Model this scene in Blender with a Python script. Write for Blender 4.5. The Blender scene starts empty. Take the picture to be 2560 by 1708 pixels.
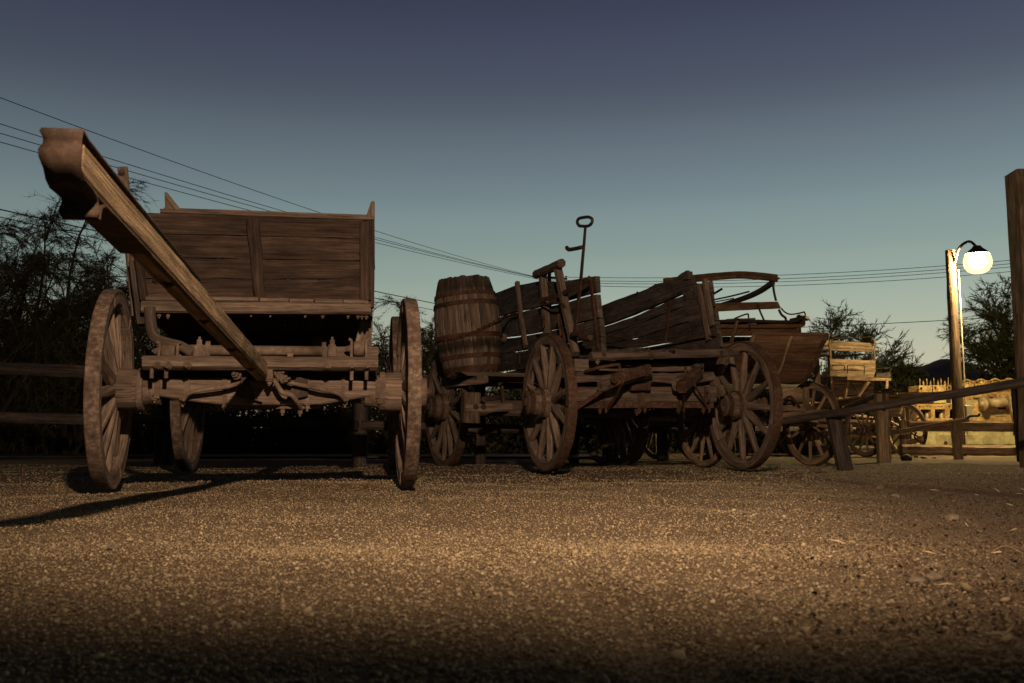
import bpy, bmesh, math, random
import numpy as np
from mathutils import Vector, Matrix, Quaternion

random.seed(7)
RNG = np.random.default_rng(7)
scene = bpy.context.scene
COL = scene.collection
rad = math.radians

# ------------------------------------------------------------------ camera
CAM_Z, FPX, HORIZON = 0.27, 2400.0, 1098.0      # lens in photo pixels (2560 wide)
PITCH = math.atan((HORIZON - 854.0) / FPX)
cam_data = bpy.data.cameras.new('camera')
cam_data.sensor_width = 36.0
cam_data.lens = FPX / 2560.0 * 36.0
cam_data.clip_start = 0.05
cam_data.clip_end = 6000.0
cam_data.dof.use_dof = True
cam_data.dof.focus_distance = 7.2
cam_data.dof.aperture_fstop = 8.0
cam = bpy.data.objects.new('camera', cam_data)
cam.location = (0, 0, CAM_Z)
cam.rotation_euler = (math.pi / 2 + PITCH, 0, 0)
COL.objects.link(cam)
scene.camera = cam

# ------------------------------------------------------------------ sky (dusk) and exposure
world = bpy.data.worlds.new('World')
scene.world = world
world.use_nodes = True
wn, wl = world.node_tree.nodes, world.node_tree.links
wn.clear()
w_out = wn.new('ShaderNodeOutputWorld')
w_bg = wn.new('ShaderNodeBackground')
w_tc = wn.new('ShaderNodeTexCoord')
w_sep = wn.new('ShaderNodeSeparateXYZ')
w_ramp = wn.new('ShaderNodeValToRGB')
wl.new(w_tc.outputs['Generated'], w_sep.inputs[0])
wl.new(w_sep.outputs['Z'], w_ramp.inputs[0])
def srgb(r, g, b):
    f = lambda c: (c / 12.92 if c <= 0.04045 else ((c + 0.055) / 1.055) ** 2.4)
    return (f(r / 255), f(g / 255), f(b / 255), 1)
cr = w_ramp.color_ramp
cr.interpolation = 'CARDINAL'
SKY = [(0.0, (200, 182, 148)), (0.05, (190, 182, 154)), (0.10, (174, 177, 156)), (0.156, (148, 163, 152)), (0.187, (135, 152, 146)),
       (0.242, (116, 133, 137)), (0.324, (86, 96, 108)), (0.416, (61, 66, 85)), (0.6, (48, 46, 58)), (1.0, (42, 33, 33))]
while len(cr.elements) < len(SKY):
    cr.elements.new(0.5)
for el, (p, c) in zip(cr.elements, SKY):
    el.position = p
    el.color = srgb(*c)
# after-sunset brightening of the side of the sky where the sun went down (right of the view)
w_dot = wn.new('ShaderNodeVectorMath'); w_dot.operation = 'DOT_PRODUCT'
w_dot.inputs[1].default_value = (0.5, 0.86, 0.0)
wl.new(w_tc.outputs['Generated'], w_dot.inputs[0])
w_map = wn.new('ShaderNodeMapRange')
w_map.inputs['From Min'].default_value = -1.0
w_map.inputs['From Max'].default_value = 1.0
w_map.inputs['To Min'].default_value = 0.05
w_map.inputs['To Max'].default_value = 1.12
wl.new(w_dot.outputs['Value'], w_map.inputs['Value'])
w_mul = wn.new('ShaderNodeVectorMath'); w_mul.operation = 'SCALE'
wl.new(w_ramp.outputs[0], w_mul.inputs[0])
wl.new(w_map.outputs[0], w_mul.inputs['Scale'])
wl.new(w_mul.outputs[0], w_bg.inputs['Color'])
w_bg.inputs['Strength'].default_value = 1.0
wl.new(w_bg.outputs[0], w_out.inputs['Surface'])

scene.view_settings.view_transform = 'Standard'
scene.view_settings.look = 'None'
scene.view_settings.exposure = 0.0
scene.view_settings.gamma = 1.0

# hand-held work light above the photographer, whose pool lies on the gravel and the wagons
key_d = bpy.data.lights.new('work_light', 'SPOT')
key_d.energy = 1560
key_d.color = (1.0, 0.68, 0.44)
key_d.spot_size = rad(126)
key_d.spot_blend = 1.0
key_d.shadow_soft_size = 0.05
key = bpy.data.objects.new('work_light', key_d)
key.location = (0.2, 0.1, 2.25)
key.rotation_euler = (Vector((0.75, 8.0, 1.95)) - key.location).to_track_quat('-Z', 'Y').to_euler()
COL.objects.link(key)

# ------------------------------------------------------------------ photo geometry helpers
def ray(px, py):
    c, s = math.cos(PITCH), math.sin(PITCH)
    a, b = px - 1280.0, 854.0 - py
    return Vector((a, FPX * c - b * s, FPX * s + b * c))
CAMP = Vector((0, 0, CAM_Z))
def at(px, py, Y):
    d = ray(px, py)
    return CAMP + d * (Y / d.y)
class Frame:
    """a thing's own axes: x to its right, y backwards, z up"""
    def __init__(s, x, y, deg):
        s.o = Vector((x, y, 0)); s.deg = deg
        s.R = Matrix.Rotation(rad(deg), 3, 'Z'); s.Ri = s.R.transposed()
    def loc(s, p): return s.Ri @ (Vector(p) - s.o)
    def dirl(s, d): return s.Ri @ Vector(d)
    def _hit(s, px, py, ax, val):
        o = s.loc(CAMP); d = s.Ri @ ray(px, py)
        return o + d * ((val - o[ax]) / d[ax])
    def U(s, px, py, u): return s._hit(px, py, 0, u)
    def V(s, px, py, v): return s._hit(px, py, 1, v)
    def Z(s, px, py, z): return s._hit(px, py, 2, z)

def hz(x, y):
    """height of the raked gravel"""
    n = 0.010 * np.sin(1.7 * x + 0.6 * y) * np.sin(0.9 * y - 0.5 * x + 1.0) + 0.008 * np.sin(3.1 * x - 1.3) * np.sin(2.3 * y + 0.4) \
        + 0.005 * np.sin(7.3 * x + 2.0 * y) * np.sin(5.9 * y - 1.1 * x)
    for x0 in (-2.05, -0.5, 0.75, 2.2):
        n = n - 0.005 * np.exp(-((x - x0 - 0.05 * np.sin(1.1 * y) + 0.16 * (y - 5.3)) / 0.07) ** 2) + 0.002 * np.exp(-((x - x0 - 0.14 + 0.16 * (y - 5.3)) / 0.06) ** 2)
    far = 1.0 / (1.0 + (np.maximum(np.abs(y) - 9, 0) / 6) ** 2)
    return n * far - 0.02

# ------------------------------------------------------------------ materials
MATS = {}
def nodes_mat(name, rough=0.85):
    m = bpy.data.materials.new(name); m.use_nodes = True
    nt = m.node_tree
    b = nt.nodes['Principled BSDF']
    b.inputs['Roughness'].default_value = rough
    b.inputs['Specular IOR Level'].default_value = 0.25
    MATS[name] = m
    return m, nt, b
def ramp(nt, stops):
    r = nt.nodes.new('ShaderNodeValToRGB')
    e = r.color_ramp.elements
    while len(e) < len(stops): e.new(0.5)
    for el, (p, c) in zip(e, stops):
        el.position = p; el.color = (*c, 1) if len(c) == 3 else c
    return r
def noise(nt, vec, scale, detail=4, rough=0.6, dist=0.0):
    n = nt.nodes.new('ShaderNodeTexNoise')
    n.inputs['Scale'].default_value = scale; n.inputs['Detail'].default_value = detail
    n.inputs['Roughness'].default_value = rough; n.inputs['Distortion'].default_value = dist
    if vec is not None: nt.links.new(vec, n.inputs['Vector'])
    return n
def mapping(nt, vec, sc):
    m = nt.nodes.new('ShaderNodeMapping'); m.inputs['Scale'].default_value = sc
    nt.links.new(vec, m.inputs['Vector']); return m.outputs[0]
def mixc(nt, a, b, fac, mode='MIX'):
    m = nt.nodes.new('ShaderNodeMix'); m.data_type = 'RGBA'; m.blend_type = mode
    for s, v in ((m.inputs[6], a), (m.inputs[7], b), (m.inputs[0], fac)):
        if hasattr(v, 'is_output'): nt.links.new(v, s)
        elif isinstance(v, (int, float)): s.default_value = v
        else: s.default_value = (*v, 1)
    return m.outputs[2]
def bump(nt, b, h, strength, dist):
    n = nt.nodes.new('ShaderNodeBump'); n.inputs['Strength'].default_value = strength
    n.inputs['Distance'].default_value = dist
    nt.links.new(h, n.inputs['Height']); nt.links.new(n.outputs[0], b.inputs['Normal'])

def wood(name, dark, mid, light, stain=0.5, grain=1.0, spots=None):
    m, nt, b = nodes_mat(name, 0.9)
    at_ = nt.nodes.new('ShaderNodeAttribute'); at_.attribute_name = 'g'
    oi = nt.nodes.new('ShaderNodeObjectInfo')
    add = nt.nodes.new('ShaderNodeVectorMath'); add.operation = 'ADD'
    cmb = nt.nodes.new('ShaderNodeCombineXYZ')
    mu = nt.nodes.new('ShaderNodeMath'); mu.operation = 'MULTIPLY'; mu.inputs[1].default_value = 37.0
    nt.links.new(oi.outputs['Random'], mu.inputs[0]); nt.links.new(mu.outputs[0], cmb.inputs[0]); nt.links.new(mu.outputs[0], cmb.inputs[1])
    nt.links.new(at_.outputs['Vector'], add.inputs[0]); nt.links.new(cmb.outputs[0], add.inputs[1])
    v = add.outputs[0]
    g1 = noise(nt, mapping(nt, v, (2.2, 55, 55)), 1.0, 6, 0.65, 0.3)
    g2 = noise(nt, mapping(nt, v, (4.0, 160, 160)), 1.0, 3, 0.6)
    st = noise(nt, mapping(nt, v, (1.6, 7, 7)), 1.0, 5, 0.6, 0.6)
    bl = noise(nt, mapping(nt, v, (9, 22, 22)), 1.0, 4, 0.7)
    c = ramp(nt, [(0.33, dark), (0.5, mid), (0.67, light)])
    nt.links.new(g1.outputs['Fac'], c.inputs[0])
    s = ramp(nt, [(0.35, (1 - stain,) * 3), (0.62, (1, 1, 1))])
    nt.links.new(st.outputs['Fac'], s.inputs[0])
    col = mixc(nt, c.outputs[0], s.outputs[0], 1.0, 'MULTIPLY')
    crk = ramp(nt, [(0.34, (0.25, 0.22, 0.2)), (0.44, (1, 1, 1))])
    nt.links.new(g2.outputs['Fac'], crk.inputs[0])
    col = mixc(nt, col, crk.outputs[0], 0.92, 'MULTIPLY')
    bs = ramp(nt, [(0.3, (0.6, 0.58, 0.56)), (0.7, (1.25, 1.22, 1.2))])
    nt.links.new(bl.outputs['Fac'], bs.inputs[0])
    col = mixc(nt, col, bs.outputs[0], 0.7, 'MULTIPLY')
    # each board a little lighter, darker or greyer than the next
    rv = nt.nodes.new('ShaderNodeMapRange'); rv.inputs['To Min'].default_value = 0.78; rv.inputs['To Max'].default_value = 1.18
    nt.links.new(oi.outputs['Random'], rv.inputs['Value'])
    sc_ = nt.nodes.new('ShaderNodeVectorMath'); sc_.operation = 'SCALE'
    nt.links.new(col, sc_.inputs[0]); nt.links.new(rv.outputs[0], sc_.inputs['Scale'])
    col = sc_.outputs[0]
    if spots == 'stave':
        gx_ = nt.nodes.new('ShaderNodeSeparateXYZ'); nt.links.new(at_.outputs['Vector'], gx_.inputs[0])
        dn = noise(nt, mapping(nt, v, (7, 40, 40)), 1.0, 4, 0.7)
        ma = nt.nodes.new('ShaderNodeMath'); ma.operation = 'MULTIPLY_ADD'; ma.inputs[1].default_value = 0.16; ma.inputs[2].default_value = -0.08
        nt.links.new(dn.outputs['Fac'], ma.inputs[0])
        ms = nt.nodes.new('ShaderNodeMath'); ms.operation = 'ADD'; nt.links.new(gx_.outputs[0], ms.inputs[0]); nt.links.new(ma.outputs[0], ms.inputs[1])
        rs = ramp(nt, [(0.0, (.5, .48, .46)), (0.12, (1.1, 1.1, 1.1)), (0.22, (1.05, 1.05, 1.05)), (0.27, (.22, .2, .19)), (0.33, (.3, .28, .27)), (0.38, (1.25, 1.25, 1.25)), (0.80, (1.15, 1.15, 1.15)), (0.88, (.35, .33, .32)), (1.0, (.5, .48, .46))])
        nt.links.new(ms.outputs[0], rs.inputs[0])
        col = mixc(nt, col, rs.outputs[0], 1.0, 'MULTIPLY'); spots = None
    if spots:
        sp = noise(nt, mapping(nt, v, (14, 30, 30)), 1.0, 5, 0.75)
        sr = ramp(nt, [(0.56, (0, 0, 0)), (0.64, (1, 1, 1))])
        nt.links.new(sp.outputs['Fac'], sr.inputs[0])
        col = mixc(nt, col, spots, sr.outputs[0])
    nt.links.new(col, b.inputs['Base Color'])
    mx = nt.nodes.new('ShaderNodeMath'); mx.operation = 'ADD'
    nt.links.new(g1.outputs['Fac'], mx.inputs[0]); nt.links.new(g2.outputs['Fac'], mx.inputs[1])
    bump(nt, b, mx.outputs[0], 0.75 * grain, 0.006)
    return m
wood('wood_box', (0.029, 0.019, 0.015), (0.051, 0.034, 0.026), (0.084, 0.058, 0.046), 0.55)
wood('wood_grey', (0.088, 0.065, 0.052), (0.152, 0.116, 0.093), (0.236, 0.184, 0.148), 0.45)
wood('wood_wheel', (0.108, 0.079, 0.062), (0.189, 0.143, 0.113), (0.294, 0.229, 0.184), 0.45, 1.2)
wood('wood_tan', (0.15, 0.105, 0.064), (0.29, 0.21, 0.13), (0.44, 0.335, 0.215), 0.40, 1.3)
wood('wood_side', (0.064, 0.051, 0.043), (0.116, 0.096, 0.083), (0.174, 0.148, 0.127), 0.6, 1.2)
wood('wood_coach', (0.16, 0.106, 0.064), (0.30, 0.21, 0.13), (0.46, 0.35, 0.23), 0.55)
wood('wood_panel', (0.10, 0.055, 0.03), (0.19, 0.11, 0.06), (0.28, 0.17, 0.10), 0.45, 0.8)
wood('wood_post', (0.18, 0.125, 0.072), (0.32, 0.235, 0.142), (0.45, 0.345, 0.22), 0.5, 1.4)
wood('wood_fence', (0.052, 0.041, 0.037), (0.094, 0.076, 0.068), (0.142, 0.116, 0.104), 0.5)
wood('wood_pole', (0.045, 0.028, 0.018), (0.11, 0.068, 0.04), (0.22, 0.145, 0.085), 0.5, 1.6)
wood('wood_stave', (0.072, 0.053, 0.043), (0.170, 0.133, 0.106), (0.273, 0.218, 0.175), 0.5, 1.0, 'stave')

def rust(name, a, b_, c_, rough=0.8, metal=0.0, scale=40.0):
    m, nt, b = nodes_mat(name, rough)
    tc = nt.nodes.new('ShaderNodeTexCoord')
    oi = nt.nodes.new('ShaderNodeObjectInfo')
    n1 = noise(nt, tc.outputs['Object'], scale, 6, 0.7)
    n2 = noise(nt, tc.outputs['Object'], scale * 0.16, 4, 0.6, 0.5)
    c = ramp(nt, [(0.3, a), (0.5, b_), (0.7, c_)])
    nt.links.new(n1.outputs['Fac'], c.inputs[0])
    s = ramp(nt, [(0.36, (0.5, 0.47, 0.45)), (0.62, (1.15, 1.15, 1.15))])
    nt.links.new(n2.outputs['Fac'], s.inputs[0])
    col = mixc(nt, c.outputs[0], s.outputs[0], 0.9, 'MULTIPLY')
    nt.links.new(col, b.inputs['Base Color'])
    b.inputs['Metallic'].default_value = metal
    bump(nt, b, n1.outputs['Fac'], 0.5, 0.004)
    return m
rust('rust', (0.030, 0.017, 0.012), (0.073, 0.042, 0.027), (0.125, 0.076, 0.048), 0.85)
rust('rust_brown', (0.023, 0.014, 0.010), (0.051, 0.033, 0.023), (0.093, 0.063, 0.044), 0.8, 0.0, 22)
rust('rust_dark', (0.028, 0.014, 0.010), (0.068, 0.032, 0.021), (0.13, 0.062, 0.036), 0.75)
rust('rust_tyre', (0.061, 0.040, 0.030), (0.122, 0.087, 0.066), (0.266, 0.219, 0.179), 0.8, 0.0, 32)
rust('iron_dusty', (0.079, 0.058, 0.045), (0.132, 0.098, 0.077), (0.192, 0.149, 0.117), 0.85, 0.0, 30)
rust('iron_dark', (0.020, 0.014, 0.012), (0.040, 0.027, 0.022), (0.070, 0.046, 0.036), 0.7)
rust('engine_rust', (0.210, 0.111, 0.042), (0.441, 0.286, 0.112), (0.651, 0.546, 0.252), 0.8, 0.0, 18)
rust('engine_steel', (0.22, 0.16, 0.10), (0.36, 0.28, 0.17), (0.5, 0.42, 0.26), 0.55, 0.3, 14)
rust('concrete', (0.28, 0.24, 0.13), (0.42, 0.38, 0.20), (0.56, 0.50, 0.30), 0.9, 0.0, 9)
rust('stone', (0.096, 0.076, 0.057), (0.176, 0.144, 0.110), (0.272, 0.232, 0.175), 0.9, 0.0, 50)
rust('black_rock', (0.012, 0.010, 0.009), (0.022, 0.018, 0.016), (0.04, 0.033, 0.03), 0.8, 0.0, 30)
rust('cable', (0.006, 0.006, 0.007), (0.009, 0.009, 0.010), (0.014, 0.014, 0.015), 0.6, 0.0, 3)
rust('hill', (0.19, 0.18, 0.20), (0.24, 0.225, 0.245), (0.29, 0.27, 0.29), 1.0, 0.0, 0.01)
rust('asphalt', (0.045, 0.047, 0.052), (0.055, 0.057, 0.062), (0.07, 0.071, 0.075), 0.45, 0.0, 20)
rust('plastic_box', (0.34, 0.33, 0.24), (0.40, 0.38, 0.28), (0.46, 0.44, 0.32), 0.5, 0.0, 6)

def ground_mat():
    m, nt, b = nodes_mat('gravel_ground', 0.95)
    tc = nt.nodes.new('ShaderNodeTexCoord')
    v = tc.outputs['Object']
    n1 = noise(nt, v, 160, 3, 0.7); n2 = noise(nt, v, 2.2, 4, 0.6); n3 = noise(nt, v, 45, 5, 0.7)
    vo = nt.nodes.new('ShaderNodeTexVoronoi'); vo.inputs['Scale'].default_value = 90
    nt.links.new(v, vo.inputs['Vector'])
    c = ramp(nt, [(0.3, (0.075, 0.055, 0.035)), (0.5, (0.165, 0.125, 0.080)), (0.72, (0.30, 0.235, 0.155))])
    nt.links.new(n1.outputs['Fac'], c.inputs[0])
    vc = ramp(nt, [(0.0, (0.62, 0.58, 0.55)), (1.0, (1.2, 1.16, 1.1))])
    nt.links.new(vo.outputs['Color'], vc.inputs[0])
    col = mixc(nt, c.outputs[0], vc.outputs[0], 0.8, 'MULTIPLY')
    s = ramp(nt, [(0.35, (0.72, 0.70, 0.68)), (0.65, (1.05, 1.05, 1.05))])
    nt.links.new(n2.outputs['Fac'], s.inputs[0])
    col = mixc(nt, col, s.outputs[0], 1.0, 'MULTIPLY')
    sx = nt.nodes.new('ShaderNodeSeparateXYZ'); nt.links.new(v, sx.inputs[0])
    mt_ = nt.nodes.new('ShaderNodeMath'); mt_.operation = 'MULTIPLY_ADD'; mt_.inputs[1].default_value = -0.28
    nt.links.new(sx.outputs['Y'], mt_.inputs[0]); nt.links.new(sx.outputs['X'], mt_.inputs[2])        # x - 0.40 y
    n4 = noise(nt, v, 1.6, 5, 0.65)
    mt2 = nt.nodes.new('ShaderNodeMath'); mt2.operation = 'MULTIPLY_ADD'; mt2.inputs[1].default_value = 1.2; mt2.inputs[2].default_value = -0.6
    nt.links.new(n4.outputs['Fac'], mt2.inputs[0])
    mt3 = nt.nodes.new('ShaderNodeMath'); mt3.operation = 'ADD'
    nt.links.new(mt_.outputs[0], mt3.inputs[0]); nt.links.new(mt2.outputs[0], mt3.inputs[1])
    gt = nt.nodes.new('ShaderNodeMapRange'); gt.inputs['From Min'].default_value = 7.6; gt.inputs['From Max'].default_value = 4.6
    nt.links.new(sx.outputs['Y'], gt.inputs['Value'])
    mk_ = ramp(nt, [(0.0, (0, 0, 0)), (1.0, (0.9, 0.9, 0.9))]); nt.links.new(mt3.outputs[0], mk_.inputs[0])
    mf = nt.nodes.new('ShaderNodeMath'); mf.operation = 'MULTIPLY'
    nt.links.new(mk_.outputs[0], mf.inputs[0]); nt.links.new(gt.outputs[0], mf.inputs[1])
    col = mixc(nt, col, (0.052, 0.036, 0.024), mf.outputs[0])  # dark soil tone that also paints in the light's falloff at the right
    nt.links.new(col, b.inputs['Base Color'])
    ad = nt.nodes.new('ShaderNodeMath'); ad.operation = 'ADD'
    nt.links.new(vo.outputs['Distance'], ad.inputs[0]); nt.links.new(n3.outputs['Fac'], ad.inputs[1])
    bump(nt, b, ad.outputs[0], 1.0, 0.012)
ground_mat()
def attr_mat(name, stops, rough=0.9, trans=0.0):
    m, nt, b = nodes_mat(name, rough)
    a = nt.nodes.new('ShaderNodeAttribute'); a.attribute_name = 'c'
    r = ramp(nt, stops)
    nt.links.new(a.outputs['Fac'], r.inputs[0]); nt.links.new(r.outputs[0], b.inputs['Base Color'])
    return m
attr_mat('gravel_stones', [(0.0, (0.085, 0.060, 0.040)), (0.25, (0.175, 0.134, 0.083)), (0.5, (0.265, 0.208, 0.130)), (0.75, (0.35, 0.283, 0.180)), (1.0, (0.46, 0.385, 0.255))])
attr_mat('litter', [(0.0, (0.025, 0.018, 0.012)), (0.6, (0.055, 0.038, 0.025)), (0.9, (0.11, 0.08, 0.05)), (1.0, (0.42, 0.33, 0.2))])
attr_mat('foliage', [(0.0, (0.022, 0.020, 0.012)), (0.5, (0.045, 0.043, 0.020)), (1.0, (0.085, 0.075, 0.034))])
attr_mat('foliage_green', [(0.0, (0.028, 0.028, 0.012)), (0.5, (0.055, 0.060, 0.022)), (1.0, (0.10, 0.10, 0.038))])
attr_mat('bark', [(0.0, (0.03, 0.022, 0.018)), (1.0, (0.06, 0.045, 0.036))])
m, nt, b = nodes_mat('lamp_bulb')
b.inputs['Emission Color'].default_value = (1.0, 0.74, 0.33, 1)
b.inputs['Emission Strength'].default_value = 3200.0
m = bpy.data.materials.new('lamp_glass'); m.use_nodes = True; MATS['lamp_glass'] = m      # thin glowing refractor round the bulb
nt = m.node_tree; nt.nodes.clear()
o_ = nt.nodes.new('ShaderNodeOutputMaterial'); mx_ = nt.nodes.new('ShaderNodeMixShader'); tr_ = nt.nodes.new('ShaderNodeBsdfTransparent'); em_ = nt.nodes.new('ShaderNodeEmission')
lw_ = nt.nodes.new('ShaderNodeLayerWeight'); lw_.inputs['Blend'].default_value = 0.35
em_.inputs['Color'].default_value = (1.0, 0.78, 0.36, 1); em_.inputs['Strength'].default_value = 2.2
mx_.inputs[0].default_value = 0.45
nt.links.new(tr_.outputs[0], mx_.inputs[1]); nt.links.new(em_.outputs[0], mx_.inputs[2]); nt.links.new(mx_.outputs[0], o_.inputs[0])
m, nt, b = nodes_mat('letter_paint', 0.9); b.inputs['Base Color'].default_value = (0.72, 0.66, 0.45, 1)

# ------------------------------------------------------------------ mesh builder
class MB:
    def __init__(s):
        s.v, s.f, s.g, s.sm = [], [], [], []
    def add(s, verts, faces, gs=None, smooth=False):
        o = len(s.v)
        s.v += [tuple(p) for p in verts]
        s.g += [tuple(q) for q in gs] if gs is not None else [tuple(p) for p in verts]
        s.f += [tuple(i + o for i in f) for f in faces]
        s.sm += [smooth] * len(faces)
        return s
    def build(s, name, mat, parent=None, bevel=0.0, loc=None, rot=None):
        me = bpy.data.meshes.new(name)
        me.from_pydata(s.v, [], s.f)
        a = me.attributes.new('g', 'FLOAT_VECTOR', 'POINT')
        a.data.foreach_set('vector', np.array(s.g, dtype=np.float32).ravel())
        me.polygons.foreach_set('use_smooth', np.array(s.sm, dtype=bool))
        bm = bmesh.new(); bm.from_mesh(me)
        bmesh.ops.recalc_face_normals(bm, faces=bm.faces)
        bm.to_mesh(me); bm.free()
        me.materials.append(MATS[mat]); me.update()
        o = bpy.data.objects.new(name, me)
        COL.objects.link(o)
        if parent is not None: o.parent = parent
        if loc is not None: o.location = loc
        if rot is not None: o.rotation_euler = rot
        if bevel:
            md = o.modifiers.new('worn_edges', 'BEVEL'); md.width = bevel; md.segments = 1
            md.limit_method = 'ANGLE'; md.angle_limit = rad(40)
        return o

def rj(a): return random.uniform(-a, a)
def ortho(d, up):
    d = d.normalized(); up = Vector(up)
    s = d.cross(up)
    if s.length < 1e-4: s = d.cross(Vector((1, 0, 0)))
    s.normalize()
    return s, s.cross(d).normalized()
def timber(mb, p0, p1, w, h, up=(0, 0, 1), seg=5, jit=0.003, ch=0.15, w1=None, h1=None, bow=0.0):
    """sawn or hewn timber: a rounded rectangle swept from p0 to p1, edges uneven"""
    p0, p1 = Vector(p0), Vector(p1)
    d = p1 - p0; L = d.length; jit *= .5
    s, u = ortho(d, up)
    w1 = w if w1 is None else w1; h1 = h if h1 is None else h1
    prof = [(-.5, -.5 + ch), (-.5, .5 - ch), (-.5 + ch, .5), (.5 - ch, .5), (.5, .5 - ch), (.5, -.5 + ch), (.5 - ch, -.5), (-.5 + ch, -.5)]
    vs, fs, gs = [], [], []
    ro = random.uniform(0, 9)
    for i in range(seg + 1):
        t = i / seg
        c = p0.lerp(p1, t) + u * (bow * math.sin(math.pi * t)) + s * rj(jit) + u * rj(jit)
        ww, hh = w + (w1 - w) * t, h + (h1 - h) * t
        for k, (a, b_) in enumerate(prof):
            q = c + s * (a * ww + rj(jit) * 0.6) + u * (b_ * hh + rj(jit) * 0.6)
            if i in (0, seg): q += d.normalized() * rj(jit * 1.5)
            vs.append(q); gs.append((t * L + ro, a * ww + ro, b_ * hh + ro))
    for i in range(seg):
        for k in range(8):
            a, b_ = i * 8 + k, i * 8 + (k + 1) % 8
            fs.append((a, b_, b_ + 8, a + 8))
    fs.append(tuple(range(7, -1, -1))); fs.append(tuple(seg * 8 + k for k in range(8)))
    return mb.add(vs, fs, gs)
def board(mb, A, B, C, D, d, seg=9, jit=0.004):
    """plank face A-B (top edge) C-D (bottom edge, under B and A), thickness vector d"""
    A, B, C, D, d = map(Vector, (A, B, C, D, d))
    L = (B - A).length; H = (A - D).length; jit *= .7
    nrm = (D - A).normalized()
    vs, gs, fs = [], [], []
    ro = random.uniform(0, 9)
    for i in range(seg + 1):
        t = i / seg
        top = A.lerp(B, t) + nrm * rj(jit); bot = D.lerp(C, t) + nrm * rj(jit)
        w = d * rj(0.08)
        for q, y in ((top, H), (bot, 0)):
            vs.append(q + w); gs.append((t * L + ro, y + ro, 0))
        for q, y in ((bot, 0), (top, H)):
            vs.append(q + d + w); gs.append((t * L + ro, y + ro, d.length))
    for i in range(seg):
        for k in range(4):
            a, b_ = i * 4 + k, i * 4 + (k + 1) % 4
            fs.append((a, b_, b_ + 4, a + 4))
    fs.append((3, 2, 1, 0)); fs.append(tuple(seg * 4 + k for k in range(4)))
    return mb.add(vs, fs, gs)
def slab(mb, pts, d):
    """flat polygon pts extruded by vector d"""
    pts = [Vector(p) for p in pts]; d = Vector(d); n = len(pts)
    e = max(((pts[(i + 1) % n] - pts[i]) for i in range(n)), key=lambda q: q.length).normalized()
    f_ = e.cross(d).normalized()
    vs = pts + [p + d for p in pts]
    gs = [((p - pts[0]).dot(e), (p - pts[0]).dot(f_), 0.0) for p in pts]; gs += [(a, b_, d.length) for a, b_, _ in gs]
    fs = [tuple(range(n)), tuple(range(2 * n - 1, n - 1, -1))] + [(i, (i + 1) % n, (i + 1) % n + n, i + n) for i in range(n)]
    return mb.add(vs, fs, gs)
def tube(mb, pts, r, n=8, closed=False, r1=None):
    pts = [Vector(p) for p in pts]; m_ = len(pts)
    vs, gs, fs = [], [], []
    T = [(pts[(i + 1) % m_] - pts[i - 1]) if closed else (pts[min(i + 1, m_ - 1)] - pts[max(i - 1, 0)]) for i in range(m_)]
    s, u = ortho(T[0], (0.13, 0.21, 0.97)); L = 0
    for i in range(m_):
        t = T[i].normalized()
        s = (s - t * s.dot(t)).normalized(); u = s.cross(t)
        rr = r if r1 is None else r + (r1 - r) * i / (m_ - 1)
        if i: L += (pts[i] - pts[i - 1]).length
        for k in range(n):
            a = 2 * math.pi * k / n
            vs.append(pts[i] + (s * math.cos(a) + u * math.sin(a)) * rr); gs.append((L, a * rr, 0))
    for i in range(m_ if closed else m_ - 1):
        j = (i + 1) % m_
        for k in range(n):
            fs.append((i * n + k, i * n + (k + 1) % n, j * n + (k + 1) % n, j * n + k))
    mb.add(vs, fs, gs, True)
    if not closed:
        mb.add([vs[k] for k in range(n)], [tuple(range(n - 1, -1, -1))], gs[:n])
        mb.add([vs[(m_ - 1) * n + k] for k in range(n)], [tuple(range(n))], gs[-n:])
    return mb
def smooth_path(pts, n=6):
    """Catmull-Rom through points"""
    P = [Vector(p) for p in pts]; P = [P[0] * 2 - P[1]] + P + [P[-1] * 2 - P[-2]]
    out = []
    for i in range(1, len(P) - 2):
        for k in range(n):
            t = k / n
            a, b_, c, d = P[i - 1], P[i], P[i + 1], P[i + 2]
            out.append(0.5 * ((2 * b_) + (c - a) * t + (2 * a - 5 * b_ + 4 * c - d) * t * t + (3 * b_ - a - 3 * c + d) * t ** 3))
    return out + [P[-2]]
def lathe(mb, o, ax, prof, n=20, jit=0.0, smooth=True):
    """prof: (distance along ax, radius)"""
    o, ax = Vector(o), Vector(ax).normalized()
    s, u = ortho(ax, (0.1, 0.2, 0.97))
    vs, gs, fs = [], [], []
    for x, r in prof:
        for k in range(n):
            a = 2 * math.pi * k / n
            vs.append(o + ax * x + (s * math.cos(a) + u * math.sin(a)) * (r + rj(jit))); gs.append((x, a * r, r))
    for i in range(len(prof) - 1):
        for k in range(n):
            fs.append((i * n + k, i * n + (k + 1) % n, (i + 1) * n + (k + 1) % n, (i + 1) * n + k))
    mb.add(vs, fs, gs, smooth)
    m_ = len(prof) - 1
    if prof[0][1] > 1e-4: mb.add(vs[:n], [tuple(range(n))], gs[:n])
    if prof[-1][1] > 1e-4: mb.add(vs[m_ * n:], [tuple(range(n))], gs[m_ * n:])
    return mb
def bolt(parent, p, d, r=0.012, l=0.03, mat='iron_dusty', name='bolt'):
    """square or hex nut with a stub of thread"""
    mb = MB(); d = Vector(d).normalized()
    lathe(mb, p, d, [(-.004, r * 1.7), (l * 0.12, r * 1.7)], 10, smooth=False)
    lathe(mb, Vector(p) + d * l * 0.13, d, [(0, r * 1.25), (l * 0.5, r * 1.25)], 4 if random.random() < .6 else 6, smooth=False)
    lathe(mb, Vector(p) + d * l * 0.64, d, [(0, r * 0.6), (l * 0.3, r * 0.6)], 8)
    return mb.build(name, mat, parent)
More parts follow.
